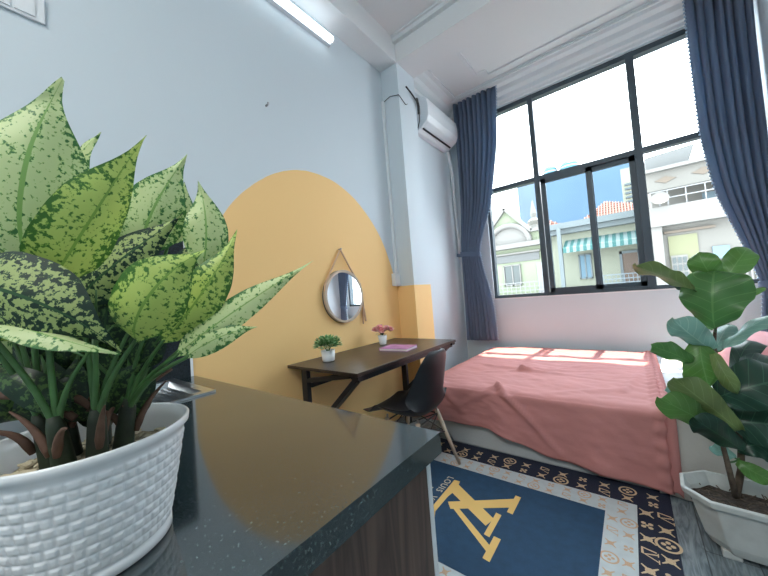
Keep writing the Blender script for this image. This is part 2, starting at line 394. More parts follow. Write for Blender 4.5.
# window: aluminium frame, three upper lights, two fixed side panes and a sliding pair
win = obj('window_1', B(WX0, WX0+.035, YW+.03, YW+.11, WZ0, WZ1), M['alu'])
win['kind'] = 'structure'
bm = bmesh.new()
y0, y1 = YW+.02, YW+.10
box(bm, WX0, WX1, y0, y1, WZ1-.05, WZ1); box(bm, WX0, WX1, y0, y1, WZ0, WZ0+.05)
box(bm, WX1-.035, WX1, y0, y1, WZ0, WZ1)
for xa, xb in ((-.80, -.745), (.125, .19)): box(bm, xa, xb, y0-.005, y1, WZ0, WZ1)
box(bm, WX0, WX1, y0-.002, y1, 2.36, 2.41)
obj('window_frame', bm, M['alu'], win)
def sash(x0, x1, ya):
    bm = bmesh.new(); t = .05
    box(bm, x0, x1, ya, ya+.03, 2.36-t, 2.36); box(bm, x0, x1, ya, ya+.03, WZ0+.045, WZ0+.045+t)
    box(bm, x0, x0+t, ya, ya+.03, WZ0+.045, 2.36); box(bm, x1-t, x1, ya, ya+.03, WZ0+.045, 2.36)
    s = obj('sliding_sash', bm, M['alu'], win)
    obj('pane', B(x0+t, x1-t, ya+.012, ya+.016, WZ0+.09, 2.32), M['glass2'], s)
sash(-.735, -.245, YW+.015); sash(-.285, .125, YW+.055)
for xa, xb, za, zb in ((WX0+.035, -.80, 2.41, 3.33), (-.745, .125, 2.41, 3.33), (.19, WX1-.035, 2.41, 3.33), (WX0+.035, -.80, 1.05, 2.36), (.19, WX1-.035, 1.05, 2.36)):
    obj('pane', B(xa, xb, YW+.06, YW+.064, za, zb), M['glass'], win)
obj('window_sill', B(WX0, WX1, YW, YW+.2, WZ0-.001, WZ0+.012), M['whiteplastic'], win)

# ------------------------------------------------------------------ outdoors across the alley
E_ = dict(
    blue=mat('blue_rendered_wall', (0.063, 0.098, 0.142), .8, noise_amt=.06, noise_scale=.4), green=mat('pale_green_render', (0.145, 0.171, 0.118), .85),
    cream=mat('cream_render', (0.219, 0.198, 0.140), .85), white=mat('weathered_white_render', (0.111, 0.110, 0.100), .85, noise_amt=.06, noise_scale=1.2),
    trim=mat('white_masonry_trim', (0.126, 0.126, 0.119), .8), tile=mat('red_clay_tiles', (0.173, 0.045, 0.026), .8),
    tilelt=mat('tile_ridges', (0.190, 0.097, 0.071), .8), dark=mat('dark_window_glass', (0.033, 0.046, 0.046), .3), shut=mat('brown_shutter', (0.112, 0.066, 0.043), .7),
    rail=mat('grey_white_railing', (0.139, 0.145, 0.149), .5), aw1=mat('green_awning_stripe', (0.032, 0.095, 0.082), .8), aw2=mat('pale_awning_stripe', (0.165, 0.185, 0.165), .8),
    tank=mat('blue_steel_tank', (0.026, 0.111, 0.158), .35, metal=.3), band=mat('pale_steel_band', (0.198, 0.231, 0.247), .4), green2=mat('olive_green_wall', (0.119, 0.125, 0.073), .85),
    diamond=mat('ochre_relief', (0.099, 0.083, 0.066), .9), grey=mat('grey_concrete', (0.086, 0.092, 0.092), .9), bluewin=mat('blue_window', (0.073, 0.119, 0.145), .5))
gr = B(-30, 30, 4.6, 70, -8.2, -8.0); struct('ground', gr, E_['grey'])
# blue tower
t = thing('apartment_tower', 'tall flat blue building rising behind the red roofs, two water tanks on top', 'building', (-4.6, 43, -8))
obj('wall', B(-9.9, .75, 40, 50, -8, 13.2), E_['blue'], t)
obj('parapet', B(.45, .75, 40.3, 50, 13.2, 13.5), E_['blue'], t)
obj('parapet', B(-9.9, .75, 40, 40.3, 13.2, 13.5), E_['blue'], t)
def tank(x, y, z, r, label):
    t = thing('water_tank', label, 'water tank', (x, y, z), 'water tanks on the blue tower')
    obj('barrel', lathe(bmesh.new(), [(0.01, z+.5), (r, z+.5), (r, z+1.3), (r*.75, z+1.62), (.01, z+1.75)], x, y, 24), E_['tank'], t, smooth=False)
    obj('ring', lathe(bmesh.new(), [(r+.03, z+.95), (r+.03, z+1.1)], x, y, 24), E_['band'], t)
    for a in range(4):
        bm = bmesh.new(); bar(bm, (x+r*.7*math.cos(a*PI/2+.7), y+r*.7*math.sin(a*PI/2+.7), z), (x+r*.7*math.cos(a*PI/2+.7), y+r*.7*math.sin(a*PI/2+.7), z+.55), .1, .1, up=(1, 0, 0)); obj('leg', bm, E_['grey'], t)
tank(-6.45, 41.5, 13.21, .75, 'smaller blue water tank left of the antenna on the blue tower')
tank(-4.5, 41.5, 13.21, .95, 'larger blue water tank right of the antenna on the blue tower')
tag(obj('antenna', T([(-5.5, 41, 13.21), (-5.5, 41, 16.4)], .06, 6), E_['grey']), 'thin antenna mast between the two water tanks on the blue tower', 'antenna')

# green gabled house
t = thing('gabled_house', 'pale green house with white pointed gable and arch behind the left window pane', 'house', (-4.3, 18, -8))
obj('wall', B(-7.0, -2.75, 16, 20, -8, 3.2), E_['green'], t)
bm = prism(bmesh.new(), [(-6.3, 3.2), (-5.7, 3.75), (-5.35, 4.2), (-4.62, 5.0), (-3.95, 4.15), (-3.5, 3.75), (-2.75, 3.75), (-2.75, 3.2)], 'y', 16.0, 16.3)
obj('gable', bm, E_['green'], t)
bm = bmesh.new()
for p, q in (((-5.75, 3.72), (-4.62, 5.02)), ((-4.62, 5.02), (-3.48, 3.72)), ((-3.5, 3.75), (-2.75, 3.75))):
    bar(bm, (p[0], 15.93, p[1]), (q[0], 15.93, q[1]), .25, .16, up=(0, 0, 1))
arc = [(-4.55+.95*math.cos(a), 15.9, 3.25+.9*math.sin(a)) for a in [PI*i/16 for i in range(17)]]
tube(bm, arc, .13, 8)
obj('gable_trim', bm, E_['trim'], t)
obj('arch_panel', prism(bmesh.new(), [(p[0], p[2]) for p in arc], 'y', 15.97, 16.02), E_['trim'], t)
bm = bmesh.new(); box(bm, -7, -2.75, 15.6, 16, 3.0, 3.22); box(bm, -5.6, -3.2, 15.85, 16, 2.72, 2.8)
obj('cornice', bm, E_['trim'], t)
obj('name_panel', B(-5.35, -3.25, 15.93, 16, 2.35, 2.7), E_['grey'], t)
for xa, xb in ((-4.85, -4.53), (-4.49, -4.17)): obj('window', B(xa, xb, 15.94, 16.02, 1.26, 2.17), E_['dark'], t)
bm = bmesh.new()
for za, zb in ((1.2, 1.26), (2.17, 2.23)): box(bm, -4.92, -4.10, 15.9, 16.0, za, zb)
for xa in (-4.92, -4.53, -4.17): box(bm, xa, xa+.05, 15.9, 16, 1.2, 2.2)
obj('window_surround', bm, E_['trim'], t)
obj('door', B(-3.4, -3.05, 15.94, 16.02, .5, 2.2), E_['rail'], t)
bm = bmesh.new()
for z in (1.32, 1.12, .95): bar(bm, (-6.8, 15.2, z), (-2.8, 15.2, z), .03, .03)
for i in range(21): bar(bm, (-6.8+i*.2, 15.2, .62), (-6.8+i*.2, 15.2, 1.32), .02, .02, up=(1, 0, 0))
obj('balcony_railing', bm, E_['rail'], t)
obj('balcony', B(-6.9, -2.75, 15.1, 16, .35, .62), E_['green'], t)
# red hip roof pieces
def hip(name, x0, x1, y0, y1, z0, zp, parent, n=22, xm=None):
    xm = (x0+x1)/2 if xm is None else xm; ym = (y0+y1)/2
    bm = bmesh.new(); v = [bm.verts.new(p) for p in ((x0, y0, z0), (x1, y0, z0), (x1, y1, z0), (x0, y1, z0), (xm, ym, zp))]
    for f in ((0, 1, 4), (1, 2, 4), (2, 3, 4), (3, 0, 4), (3, 2, 1, 0)): bm.faces.new([v[i] for i in f])
    r = obj(name, bm, E_['tile'], parent)
    bm = bmesh.new()
    for i in range(n+1):
        f = i/n; xx = x0+(x1-x0)*f; k = (xx-x0)/(xm-x0) if xx < xm else (x1-xx)/(x1-xm)
        bar(bm, (xx, y0-.01, z0+.03), (xx, y0+(ym-y0)*k, z0+(zp-z0)*k+.03), .05, .05)
    for i in range(1, 8):
        f = i/8; bar(bm, (x0+(xm-x0)*f, y0+(ym-y0)*f, z0+(zp-z0)*f+.02), (x1+(xm-x1)*f, y0+(ym-y0)*f, z0+(zp-z0)*f+.02), .03, .04)
    obj('tile_ridges', bm, E_['tilelt'], r)
t = thing('tiled_roof_house', 'small red tiled roof with white spire behind the green gabled house', 'house', (-3.6, 19.5, -8))
obj('wall', B(-5.2, -2.3, 18.2, 21, -8, 3.95), E_['white'], t)
hip('roof', -5.4, -2.2, 18, 21.2, 3.9, 5.0, t, 14)
bm = lathe(bmesh.new(), [(.3, 4.0), (.25, 4.3), (.32, 4.5), (.12, 4.7), (.16, 4.9), (.03, 5.6)], -3.75, 17.9, 12); obj('spire', bm, E_['trim'], t)
# cream house, awning
t = thing('cream_house', 'cream house with flat cornice, shuttered window and balcony behind the middle panes', 'house', (-1, 18, -8))
obj('wall', B(-2.7, .595, 16, 20, -8, 3.5), E_['cream'], t)
bm = bmesh.new(); box(bm, -2.7, .595, 15.5, 16.1, 3.5, 3.75); box(bm, -2.7, .595, 15.7, 16, 3.3, 3.5)
obj('cornice', bm, E_['trim'], t)
obj('window', B(-1.66, -1.30, 15.93, 16.02, 1.31, 2.26), E_['bluewin'], t)
bm = bmesh.new()
for xa in (-1.72, -1.5, -1.30): box(bm, xa, xa+.05, 15.9, 16, 1.26, 2.3)
box(bm, -1.72, -1.25, 15.9, 16, 2.26, 2.32); box(bm, -1.72, -1.25, 15.9, 16, 1.25, 1.31); obj('window_surround', bm, E_['trim'], t)
obj('shutter', B(-.21, .28, 15.93, 16.02, 1.0, 2.14), E_['shut'], t)
bm = bmesh.new(); box(bm, -.3, -.21, 15.9, 16, .9, 2.24); box(bm, .28, .36, 15.9, 16, .9, 2.24); box(bm, -.3, .36, 15.9, 16, 2.14, 2.24); obj('door_surround', bm, E_['trim'], t)
obj('column', B(-2.35, -2.2, 15.2, 15.4, .5, 3.5), E_['trim'], t)
bm = bmesh.new()
for z in (1.32, 1.15, 1.0): bar(bm, (-1.1, 15.1, z), (.6, 15.1, z), .03, .03)
for i in range(14): bar(bm, (-1.1+i*.13, 15.1, .6), (-1.1+i*.13, 15.1, 1.32), .02, .02, up=(1, 0, 0))
obj('balcony_railing', bm, E_['rail'], t)
obj('balcony', B(-2.7, .6, 15.0, 16, .4, .62), E_['white'], t)
bm = bmesh.new(); verts = []; faces = []; fm = []
n = 22
for i in range(n):
    xa = -2.15+i*(2.65/n); xb = xa+2.65/n; k = len(verts)
    verts += [(xa, 15.98, 3.0), (xb, 15.98, 3.0), (xb, 15.1, 2.6), (xa, 15.1, 2.6), (xb, 15.1, 2.4), (xa, 15.1, 2.4)]
    faces += [(k, k+1, k+2, k+3), (k+3, k+2, k+4, k+5)]; fm += [i % 2]*2
o = raw('awning', verts, faces, None, None, fm=fm, mats=[E_['aw1'], E_['aw2']], solid=.02)
tag(o, 'green and white striped awning across the cream house', 'awning')
t = thing('hip_roof_house', 'red tiled pyramid roof above the cream house in front of the blue tower', 'house', (-.9, 21.5, -8))
obj('wall', B(-2.0, 2.1, 20.2, 22.8, -8, 4.3), E_['cream'], t)
hip('roof', -2.1, 2.2, 20, 23, 4.25, 5.5, t, 34, xm=-.8)
bm = bmesh.new()
for z in (4.95, 4.6): bar(bm, (-4.2, 24, z), (-1.0, 24, z), .04, .04)
for i in range(9): bar(bm, (-4.2+i*.4, 24, 4.1), (-4.2+i*.4, 24, 4.95), .03, .03, up=(1, 0, 0))
rt = thing('roof_terrace', 'railed roof terrace in front of the blue tower, left of the pyramid roof', 'building', (-2.6, 25, -8))
obj('railing', bm, E_['rail'], rt); obj('wall', B(-4.4, -.8, 24, 27, -8, 4.1), E_['blue'], rt)
rt2 = thing('stair_block', 'narrow beige block with slatted opening beside the blue tower', 'building', (.6, 27, -8))
obj('wall', B(.0, 2.2, 26, 29, -8, 8.3), E_['cream'], rt2)
bm = bmesh.new()
for i in range(8): box(bm, .15, .75, 25.9, 26, 5.2+i*.28, 5.32+i*.28)
obj('slats', bm, E_['grey'], rt2)
# right white house
t = thing('white_house', 'large white house with balcony and gridded door behind the right window pane', 'house', (2.4, 15, -8))
obj('wall', B(.62, 6, 13, 17, -8, 3.0), E_['white'], t)
obj('upper_wall', B(.75, 6, 13.9, 17, 3.0, 4.6), E_['white'], t)
obj('fascia', B(.60, 6, 13.0, 13.2, 3.78, 4.34), E_['white'], t)
obj('roof_slab', B(.60, 6, 12.8, 14, 4.34, 4.44), E_['trim'], t)
bm = prism(bmesh.new(), [(.65, 4.44), (1.62, 4.44), (1.80, 5.0), (.65, 4.93)], 'y', 13.2, 14.2); obj('roof_parapet', bm, E_['grey'], t)
for x, z in ((1.06, 4.07), (1.89, 4.09)):
    bm = prism(bmesh.new(), [(x-.25, z), (x-.1, z+.06), (x, z+.11), (x+.1, z+.06), (x+.25, z), (x+.1, z-.06), (x, z-.11), (x-.1, z-.06)], 'y', 12.97, 13.0); obj('relief_ornament', bm, E_['diamond'], t)
obj('balcony', B(.60, 6, 12.6, 13.9, 2.62, 3.2), E_['trim'], t)
obj('lower_cornice', B(.9, 2.0, 12.9, 13, 2.4, 2.47), E_['diamond'], t)
bm = bmesh.new()
for z in (3.68, 3.45): bar(bm, (.65, 12.7, z), (5.5, 12.7, z), .03, .03)
for i in range(12): bar(bm, (.65+i*.4, 12.7, 3.2), (.65+i*.4, 12.7, 3.68), .025, .025, up=(1, 0, 0))
obj('balcony_railing', bm, E_['rail'], t)
obj('upper_window', B(1.94, 2.6, 13.86, 13.92, 3.0, 3.6), E_['bluewin'], t)
obj('recess_wall', B(.98, 1.62, 12.95, 13.02, -.5, 2.31), E_['green2'], t)
d = obj('door', B(1.0, 1.37, 12.90, 12.96, 0, 1.71), E_['trim'], t)
bm = bmesh.new()
for i in range(3):
    for j in range(5): box(bm, 1.03+i*.115, 1.11+i*.115, 12.88, 12.9, .55+j*.23, .73+j*.23)
obj('pane', bm, E_['dark'], d)
obj('blue_window', B(1.9, 2.24, 12.95, 13.02, 1.5, 1.86), E_['bluewin'], t)
bm = bmesh.new()
for i in range(10): box(bm, 2.35+i*.09, 2.39+i*.09, 12.7, 12.74, .7, 1.25)
box(bm, 2.3, 3.3, 12.7, 12.74, 1.2, 1.25); obj('lower_railing', bm, E_['trim'], t)
obj('pilaster', B(.62, .85, 12.7, 13, -8, 2.62), E_['trim'], t)
dish = thing('satellite_dish', 'white round satellite dish on the balcony of the white house', 'satellite dish', (.75, 12.5, 3.1))
bm = lathe(bmesh.new(), [(.01, 0), (.10, .012), (.17, .04), (.21, .08)], 0, 0, 20)
bmesh.ops.transform(bm, matrix=Matrix.Translation((.85, 12.38, 3.38)) @ Matrix.Rotation(1.1, 4, 'X'), verts=bm.verts)
o = obj('dish', bm, E_['trim'], dish); obj('arm', T([(.85, 12.40, 3.38), (.85, 12.58, 3.22)], .02, 6), E_['rail'], dish)

# ------------------------------------------------------------------ kitchen counter
cab = thing('kitchen_cabinet', 'dark walnut base cabinet under the granite worktop with white edge strip', 'cabinet', (-1.1, .27, 0))
bm = bmesh.new(); box(bm, -1.79, -1.32, -.09, .60, .0, .62); box(bm, -1.32, -.418, -.09, .60, .0, .767); obj('body', bm, M['cab'], cab)
obj('end_panel', B(-.418, -.40, -.09, .612, .0, .767), M['cab'], cab)
obj('edge_strip', B(-.420, -.396, .612, .626, .0, .755, bev=.004), M['whiteplastic'], cab)
bm = bmesh.new()     # slab with the sink cut-out
X0, X1, Y0, Y1, SX0, SX1, SY0, SY1 = -1.788, -.379, -.12, .65, -1.76, -1.36, -.08, .54
box(bm, SX1, X1, Y0, Y1, .767, .815); box(bm, X0, SX0, Y0, Y1, .767, .815); box(bm, SX0, SX1, SY1, Y1, .767, .815); box(bm, SX0, SX1, Y0, SY0, .767, .815)
bmesh.ops.remove_doubles(bm, verts=bm.verts, dist=.0001)
ct = obj('countertop', bm, M['granite'], bevel=0)
tag(ct, 'polished black granite worktop reflecting the yellow wall', 'countertop')
# sink: rim, big bowl, shallow drainer tray
s = thing('kitchen_sink', 'stainless steel inset sink with drainer tray at the wall end of worktop', 'sink', (-1.56, .23, .815))
def tray(bm, x0, x1, y0, y1, zt, zb, ins=.025):
    a = [(x0, y0), (x1, y0), (x1, y1), (x0, y1)]; b = [(x0+ins, y0+ins), (x1-ins, y0+ins), (x1-ins, y1-ins), (x0+ins, y1-ins)]
    va = [bm.verts.new((*p, zt)) for p in a]; vb = [bm.verts.new((*p, zb)) for p in b]
    for i in range(4): bm.faces.new((va[i], va[(i+1) % 4], vb[(i+1) % 4], vb[i]))
    bm.faces.new(vb)
bm = bmesh.new()
RX0, RX1, RY0, RY1 = -1.785, -1.337, -.105, .560; zt = .823
hx0, hx1 = -1.745, -1.375
for x0, x1, y0, y1 in ((RX0, hx0, RY0, RY1), (hx1, RX1, RY0, RY1), (hx0, hx1, RY0, -.07), (hx0, hx1, .315, .345), (hx0, hx1, .525, RY1)):
    box(bm, x0, x1, y0, y1, .8151, zt)
obj('rim', bm, M['steel'], s)
bm = bmesh.new(); tray(bm, hx0, hx1, -.07, .315, zt, .64); obj('bowl', bm, M['steel'], s)
bm = bmesh.new(); tray(bm, hx0, hx1, .345, .525, zt, .800, .01); tr = obj('drainer_tray', bm, M['steel'], s)
bm = bmesh.new()
for i in range(6): box(bm, hx0+.03, hx1-.03, .37+i*.024, .376+i*.024, .800, .806)
obj('drainer_ribs', bm, M['steel'], tr)

# ------------------------------------------------------------------ desk
d = thing('desk', 'dark brown study desk with black steel angled legs against yellow wall', 'desk', (-1.48, 1.79, 0))
DX0, DX1, DY0, DY1 = -1.785, -1.165, 1.195, 2.375
obj('desktop', B(DX0, DX1, DY0, DY1, .730, .750), M['desk'], d, bevel=.002)
for y in (DY0+.03, DY1-.07):
    o = obj('leg', bar(bmesh.new(), (-1.665, y+.02, 0), (-1.665, y+.02, .73), .05, .03, up=(0, 1, 0)), M['black'], d)
    bm = bmesh.new(); bar(bm, (-1.20, y+.02, .715), (-1.655, y+.02, .30), .028, .045, up=(0, 1, 0)); obj('diagonal_leg', bm, M['black'], d)
    obj('side_bar', bar(bmesh.new(), (-1.64, y+.02, .655), (-1.27, y+.02, .715), .025, .025), M['black'], d)
bm = bmesh.new(); box(bm, -1.215, -1.185, DY0+.03, DY1-.03, .695, .7295); box(bm, -1.68, -1.65, DY0+.08, DY1-.08, .60, .63)
obj('apron', bm, M['black'], d)
for ya in (DY0+.01, DY1-.06): obj('corner_bracket', B(-1.225, -1.17, ya, ya+.05, .712, .7295), M['black'], d)

# ------------------------------------------------------------------ chair (shell facing the desk)
def chair():
    c = thing('shell_chair', 'black moulded plastic shell chair with pale wooden legs tucked under the desk', 'chair', (-1.17, 1.70, 0))
    ang = math.atan2(-.03, -1)                    # facing direction in plan
    F = Vector((math.cos(ang), math.sin(ang), 0)); S = Vector((-F.y, F.x, 0)); O = Vector((-1.170, 1.665, 0))
    # side profile (forward, z) and half width
    prof = [(.238, .404, .165), (.232, .424, .200), (.19, .428, .222), (.11, .420, .235), (.03, .408, .238), (-.06, .402, .235), (-.13, .412, .230), (-.175, .445, .225), (-.197, .50, .218), (-.212, .58, .205), (-.224, .66, .190), (-.236, .74, .165), (-.240, .785, .125), (-.236, .80, .06)]
    prof2 = []
    for a, b in zip(prof, prof[1:]):
        for t in (0, .5): prof2.append(tuple(a[i]*(1-t)+b[i]*t for i in range(3)))
    prof2.append(prof[-1])
    V = []; Fc = []; k = 14
    for i, (f, z, hw) in enumerate(prof2):
        back = max(0, min(1, (z-.43)/.1)) if f < 0 else 0
        for j in range(k+1):
            v = j/k*2-1
            e = abs(v)**2.4
            lift = (.055*(1-back) if f < .15 else .02)*e
            if -.16 < f < .12: lift += .03*e
            p = O + S*(v*hw) + F*(f + back*max(.03, .135-.32*(z-.45))*e) + Vector((0, 0, z+lift))
            V.append(p)
    for i in range(len(prof2)-1):
        for j in range(k):
            a = i*(k+1)+j; Fc.append((a, a+1, a+k+2, a+k+1))
    sh = raw('seat_shell', V, Fc, M['shell'], c, smooth=True, solid=.007)
    ss = sh.modifiers.new('sub', 'SUBSURF'); ss.levels = 1; ss.render_levels = 2
    tops = {}
    for sf, s_ in ((1, 1), (1, -1), (-1, 1), (-1, -1)):
        top = O + F*(.11*sf-.01) + S*(.12*s_) + Vector((0, 0, .385)); bot = O + F*(.20*sf) + S*(.225*s_) + Vector((0, 0, .0125))
        tops[(sf, s_)] = (top, bot)
        lg = obj('leg', T([bot, bot.lerp(top, .5), top], [.0095, .0125, .014], 10), M['legwood'], c, smooth=True)
        obj('bracket', T([top+Vector((0, 0, -.02)), top+Vector((0, 0, .022))], .006, 8), M['wire'], lg)
    bm = bmesh.new()
    def at(k_, h): a, b = tops[k_]; return b.lerp(a, h)
    for a, b in (((1, 1), (1, -1)), ((-1, 1), (-1, -1)), ((1, 1), (-1, 1)), ((1, -1), (-1, -1))):
        tube(bm, [at(a, .95), at(b, .60)], .004, 6); tube(bm, [at(a, .60), at(b, .95)], .004, 6)
        tube(bm, [at(a, .95), at(b, .95)], .005, 6)
    obj('wire_brace', bm, M['shell'], c)
chair()

# ------------------------------------------------------------------ things on the desk
def small_pot(bm, cx, cy, z, r0, r1, h):
    return lathe(bm, [(r0*.9, z), (r0, z+.004), (r1, z+h), (r1-.004, z+h), (r1-.006, z+h-.01), (.002, z+h-.012)], cx, cy, 28, cap_bottom=True)
gp = thing('potted_green_plant', 'small bushy green plant in a white pot at the near end of desk', 'potted plant', (-1.60, 1.365, .75))
gx, gy = -1.60, 1.385
obj('pot', small_pot(bmesh.new(), gx, gy, .7505, .040, .046, .072), M['ceramic'], gp, smooth=True)
rnd = random.Random(3); V, Fc, U, FM = [], [], [], []
for i in range(560):
    th = rnd.random()*2*PI; ph = math.acos(rnd.uniform(-.15, 1)); r = .062+.045*rnd.random()
    c = Vector((gx, gy, .850)); dr = Vector((math.sin(ph)*math.cos(th), math.sin(ph)*math.sin(th), math.cos(ph)*.75))
    b = c+dr*(r-.025); t_ = c+dr*r*1.0+Vector((0, 0, .004)); sd = dr.cross(Vector((rnd.random()-.5, rnd.random()-.5, 1)))
    leaf(V, Fc, U, FM, b, (b+t_)/2+Vector((0, 0, .004)), t_, .0075, sd, rnd.choice((0, 0, 1)), n=3, k=2, wave=0, seed=i)
GL = [mat('small_leaf_green', (.17, .36, .15), .6), mat('small_leaf_light', (.42, .60, .36), .6)]
raw('foliage', V, Fc, None, gp, uvs=U, fm=FM, mats=GL)
bm = bmesh.new()
for i in range(14):
    a = i*2.4; tube(bm, [(gx, gy, .80), (gx+.03*math.cos(a), gy+.03*math.sin(a), .86)], .0015, 5)
obj('stems', bm, M['petiole'], gp)
fx, fy = -1.655, 2.03
fp = thing('flower_pot', 'little white pot of pink artificial flowers at the far end of desk', 'flower pot', (fx, fy, .75))
obj('pot', small_pot(bmesh.new(), fx, fy, .7505, .028, .038, .075), M['ceramic'], fp, smooth=True)
PK = [mat('pink_petal', (.88, .36, .38), .6), mat('pale_pink_petal', (.92, .60, .57), .6)]
rnd = random.Random(8)
for i, (dx, dy, dz) in enumerate(((-.045, -.035, .11), (-.01, -.02, .125), (.03, .02, .118), (0, .04, .112), (-.03, .015, .13), (.045, .05, .105), (.02, -.035, .10))):
    V, Fc, U, FM = [], [], [], []; c = Vector((fx+dx, fy+dy, .75+dz))
    for j in range(26):
        th = rnd.random()*2*PI; ph = rnd.uniform(0, 1.5); dr = Vector((math.sin(ph)*math.cos(th), math.sin(ph)*math.sin(th), math.cos(ph)))
        leaf(V, Fc, U, FM, c-dr*.002, c+dr*.022+Vector((0, 0, .008)), c+dr*.042, .020, dr.cross(Vector((.3, .2, 1))), rnd.choice((0, 1)), n=3, k=2, wave=.1, seed=j)
    raw('blossom', V, Fc, None, fp, uvs=U, fm=FM, mats=PK)
V, Fc, U, FM = [], [], [], []
for j in range(34):
    th = rnd.random()*2*PI; b = Vector((fx, fy, .825)); t_ = b+Vector((math.cos(th)*rnd.uniform(.03, .075), math.sin(th)*rnd.uniform(.03, .09), rnd.uniform(.0, .05)))
    leaf(V, Fc, U, FM, b, (b+t_)/2+Vector((0, 0, .02)), t_, .007, Vector((-math.sin(th), math.cos(th), 0)), 0, n=4, k=2, seed=j)
raw('foliage', V, Fc, None, fp, uvs=U, fm=FM, mats=[mat('dark_flower_leaf', (.03, .07, .04), .6)])
bk = thing('book', 'closed notebook with pink and purple cover lying on the desk', 'book', (-1.38, 1.86, .75))
BK = [mat('purple_pink_cover', (.50, .22, .46), .45, noise_amt=.35, noise_scale=14), mat('page_edges', (.78, .75, .72), .8)]
def rotb(bm, cx, cy, a): bmesh.ops.rotate(bm, verts=bm.verts, cent=(cx, cy, 0), matrix=Matrix.Rotation(a, 3, 'Z')); return bm
bx, by = -1.385, 1.875
bm = bmesh.new(); box(bm, bx-.115, bx+.115, by-.085, by+.085, .766, .769); box(bm, bx-.115, bx+.115, by-.085, by+.085, .7505, .7525); box(bm, bx-.115, bx-.112, by-.085, by+.085, .7505, .769)
obj('cover', rotb(bm, bx, by, .12), BK[0], bk)
obj('pages', rotb(B(bx-.111, bx+.111, by-.082, by+.082, .7528, .7657), bx, by, .12), BK[1], bk)

# ------------------------------------------------------------------ mirror on its strap
mr = thing('wall_mirror', 'round mirror with pale wooden rim hung from a tan strap on the yellow wall', 'mirror', (-1.79, 1.745, 1.17))
cy, cz, R = 1.745, 1.172, .205
def disc_x(bm, r, x, seg=56, inner=None):
    pass
def ring_x(bm, prof, cy, cz, seg=64):
    rings = [[bm.verts.new((x, cy+r*math.cos(2*PI*k/seg), cz+r*math.sin(2*PI*k/seg))) for k in range(seg)] for r, x in prof]
    for a, b in zip(rings, rings[1:]):
        for k in range(seg): bm.faces.new((a[k], a[(k+1) % seg], b[(k+1) % seg], b[k]))
    return rings
bm = bmesh.new(); ring_x(bm, [(R+.002, -1.799), (R+.002, -1.766), (R-.001, -1.762), (R-.016, -1.762), (R-.017, -1.782)], cy, cz); obj('rim', bm, M['mirrorframe'], mr)
bm = bmesh.new(); ring_x(bm, [(R+.0035, -1.795), (R+.0035, -1.785)], cy, cz); obj('side_band', bm, M['mirrorblack'], mr)
bm = bmesh.new(); r_ = ring_x(bm, [(R-.016, -1.776), (.0005, -1.776)], cy, cz)
for v in bm.verts: v.co.x += (v.co.y-cy)*.05
obj('glass', bm, M['mirror'], mr)
bm = bmesh.new(); bar(bm, (-1.785, 1.745, 1.545), (-1.785, 1.745-.185, 1.265), .006, .016, up=(1, 0, 0)); bar(bm, (-1.785, 1.745, 1.545), (-1.785, 1.745+.185, 1.265), .006, .016, up=(1, 0, 0))
bar(bm, (-1.785, 1.955, 1.19), (-1.785, 1.985, .95), .006, .018, up=(1, 0, 0)); bar(bm, (-1.784, 1.965, 1.10), (-1.784, 1.95, .93), .006, .012, up=(1, 0, 0))
for y in (1.56, 1.93): bar(bm, (-1.776, y, 1.275), (-1.776, y+(.012 if y > 1.7 else -.012), 1.215), .014, .016, up=(1, 0, 0))
obj('strap', bm, M['rope'], mr)
obj('nail', T([(-1.80, 1.745, 1.545), (-1.772, 1.745, 1.548)], .006, 10), M['wire'], mr)

# ------------------------------------------------------------------ wall fittings
sw = thing('light_switch', 'white wall switch plate high on the left wall above the plant', 'switch', (-1.79, .09, 2.42))
obj('plate', B(-1.799, -1.788, .0, .178, 2.358, 2.47, bev=.003), M['whiteplastic'], sw)
obj('rocker', B(-1.789, -1.783, .015, .085, 2.37, 2.46), M['whiteplastic'], sw); obj('rocker', B(-1.789, -1.783, .095, .150, 2.37, 2.46), M['whiteplastic'], sw)
obj('indicator', T([(-1.785, .130, 2.458), (-1.781, .130, 2.458)], .004, 8), M['black'], sw)
tl = thing('tube_light', 'lit white fluorescent tube fixture high on the left wall', 'lamp', (-1.78, 1.19, 3.25))
obj('housing', B(-1.799, -1.765, .58, 1.80, 3.225, 3.275), M['whiteplastic'], tl)
obj('tube', T([(-1.742, .60, 3.25), (-1.742, 1.78, 3.25)], .026, 14), mat('glowing_tube', (1, 1, 1), .5, emit=(.85, .94, 1), estr=2.6), tl)
obj('end_cap', B(-1.766, -1.73, .58, .60, 3.23, 3.27), M['whiteplastic'], tl); obj('end_cap', B(-1.766, -1.73, 1.78, 1.80, 3.23, 3.27), M['whiteplastic'], tl)
nl = obj('wall_hook', T([(-1.80, 1.178, 2.463), (-1.775, 1.178, 2.463), (-1.772, 1.178, 2.475)], .007, 8), M['wire'])
tag(nl, 'small bare metal hook alone on the white wall below the tube light', 'hook')
ol = thing('wall_socket', 'white socket box at the foot of the cable duct beside the column', 'socket', (-1.77, 2.47, 1.29))
obj('box', B(-1.799, -1.755, 2.415, 2.498, 1.24, 1.36, bev=.004), M['whiteplastic'], ol)
obj('socket_face', B(-1.756, -1.750, 2.43, 2.485, 1.26, 1.34), M['ceramic'], ol)
tag(obj('cable_duct', B(-1.799, -1.775, 2.47, 2.498, 1.36, 3.07), M['whiteplastic']), 'slim white vertical cable duct in the corner beside the column', 'cable duct')
bm = bmesh.new(); tube(bm, [(-1.78, 2.49, 3.07), (-1.70, 2.49, 3.09), (-1.60, 2.49, 3.06), (-1.597, 2.60, 3.01), (-1.597, 2.63, 3.03)], .004, 6)
tag(obj('black_cable', bm, M['black']), 'thin dark cable bent round the corner of the column near its top', 'cable')
bm = bmesh.new()
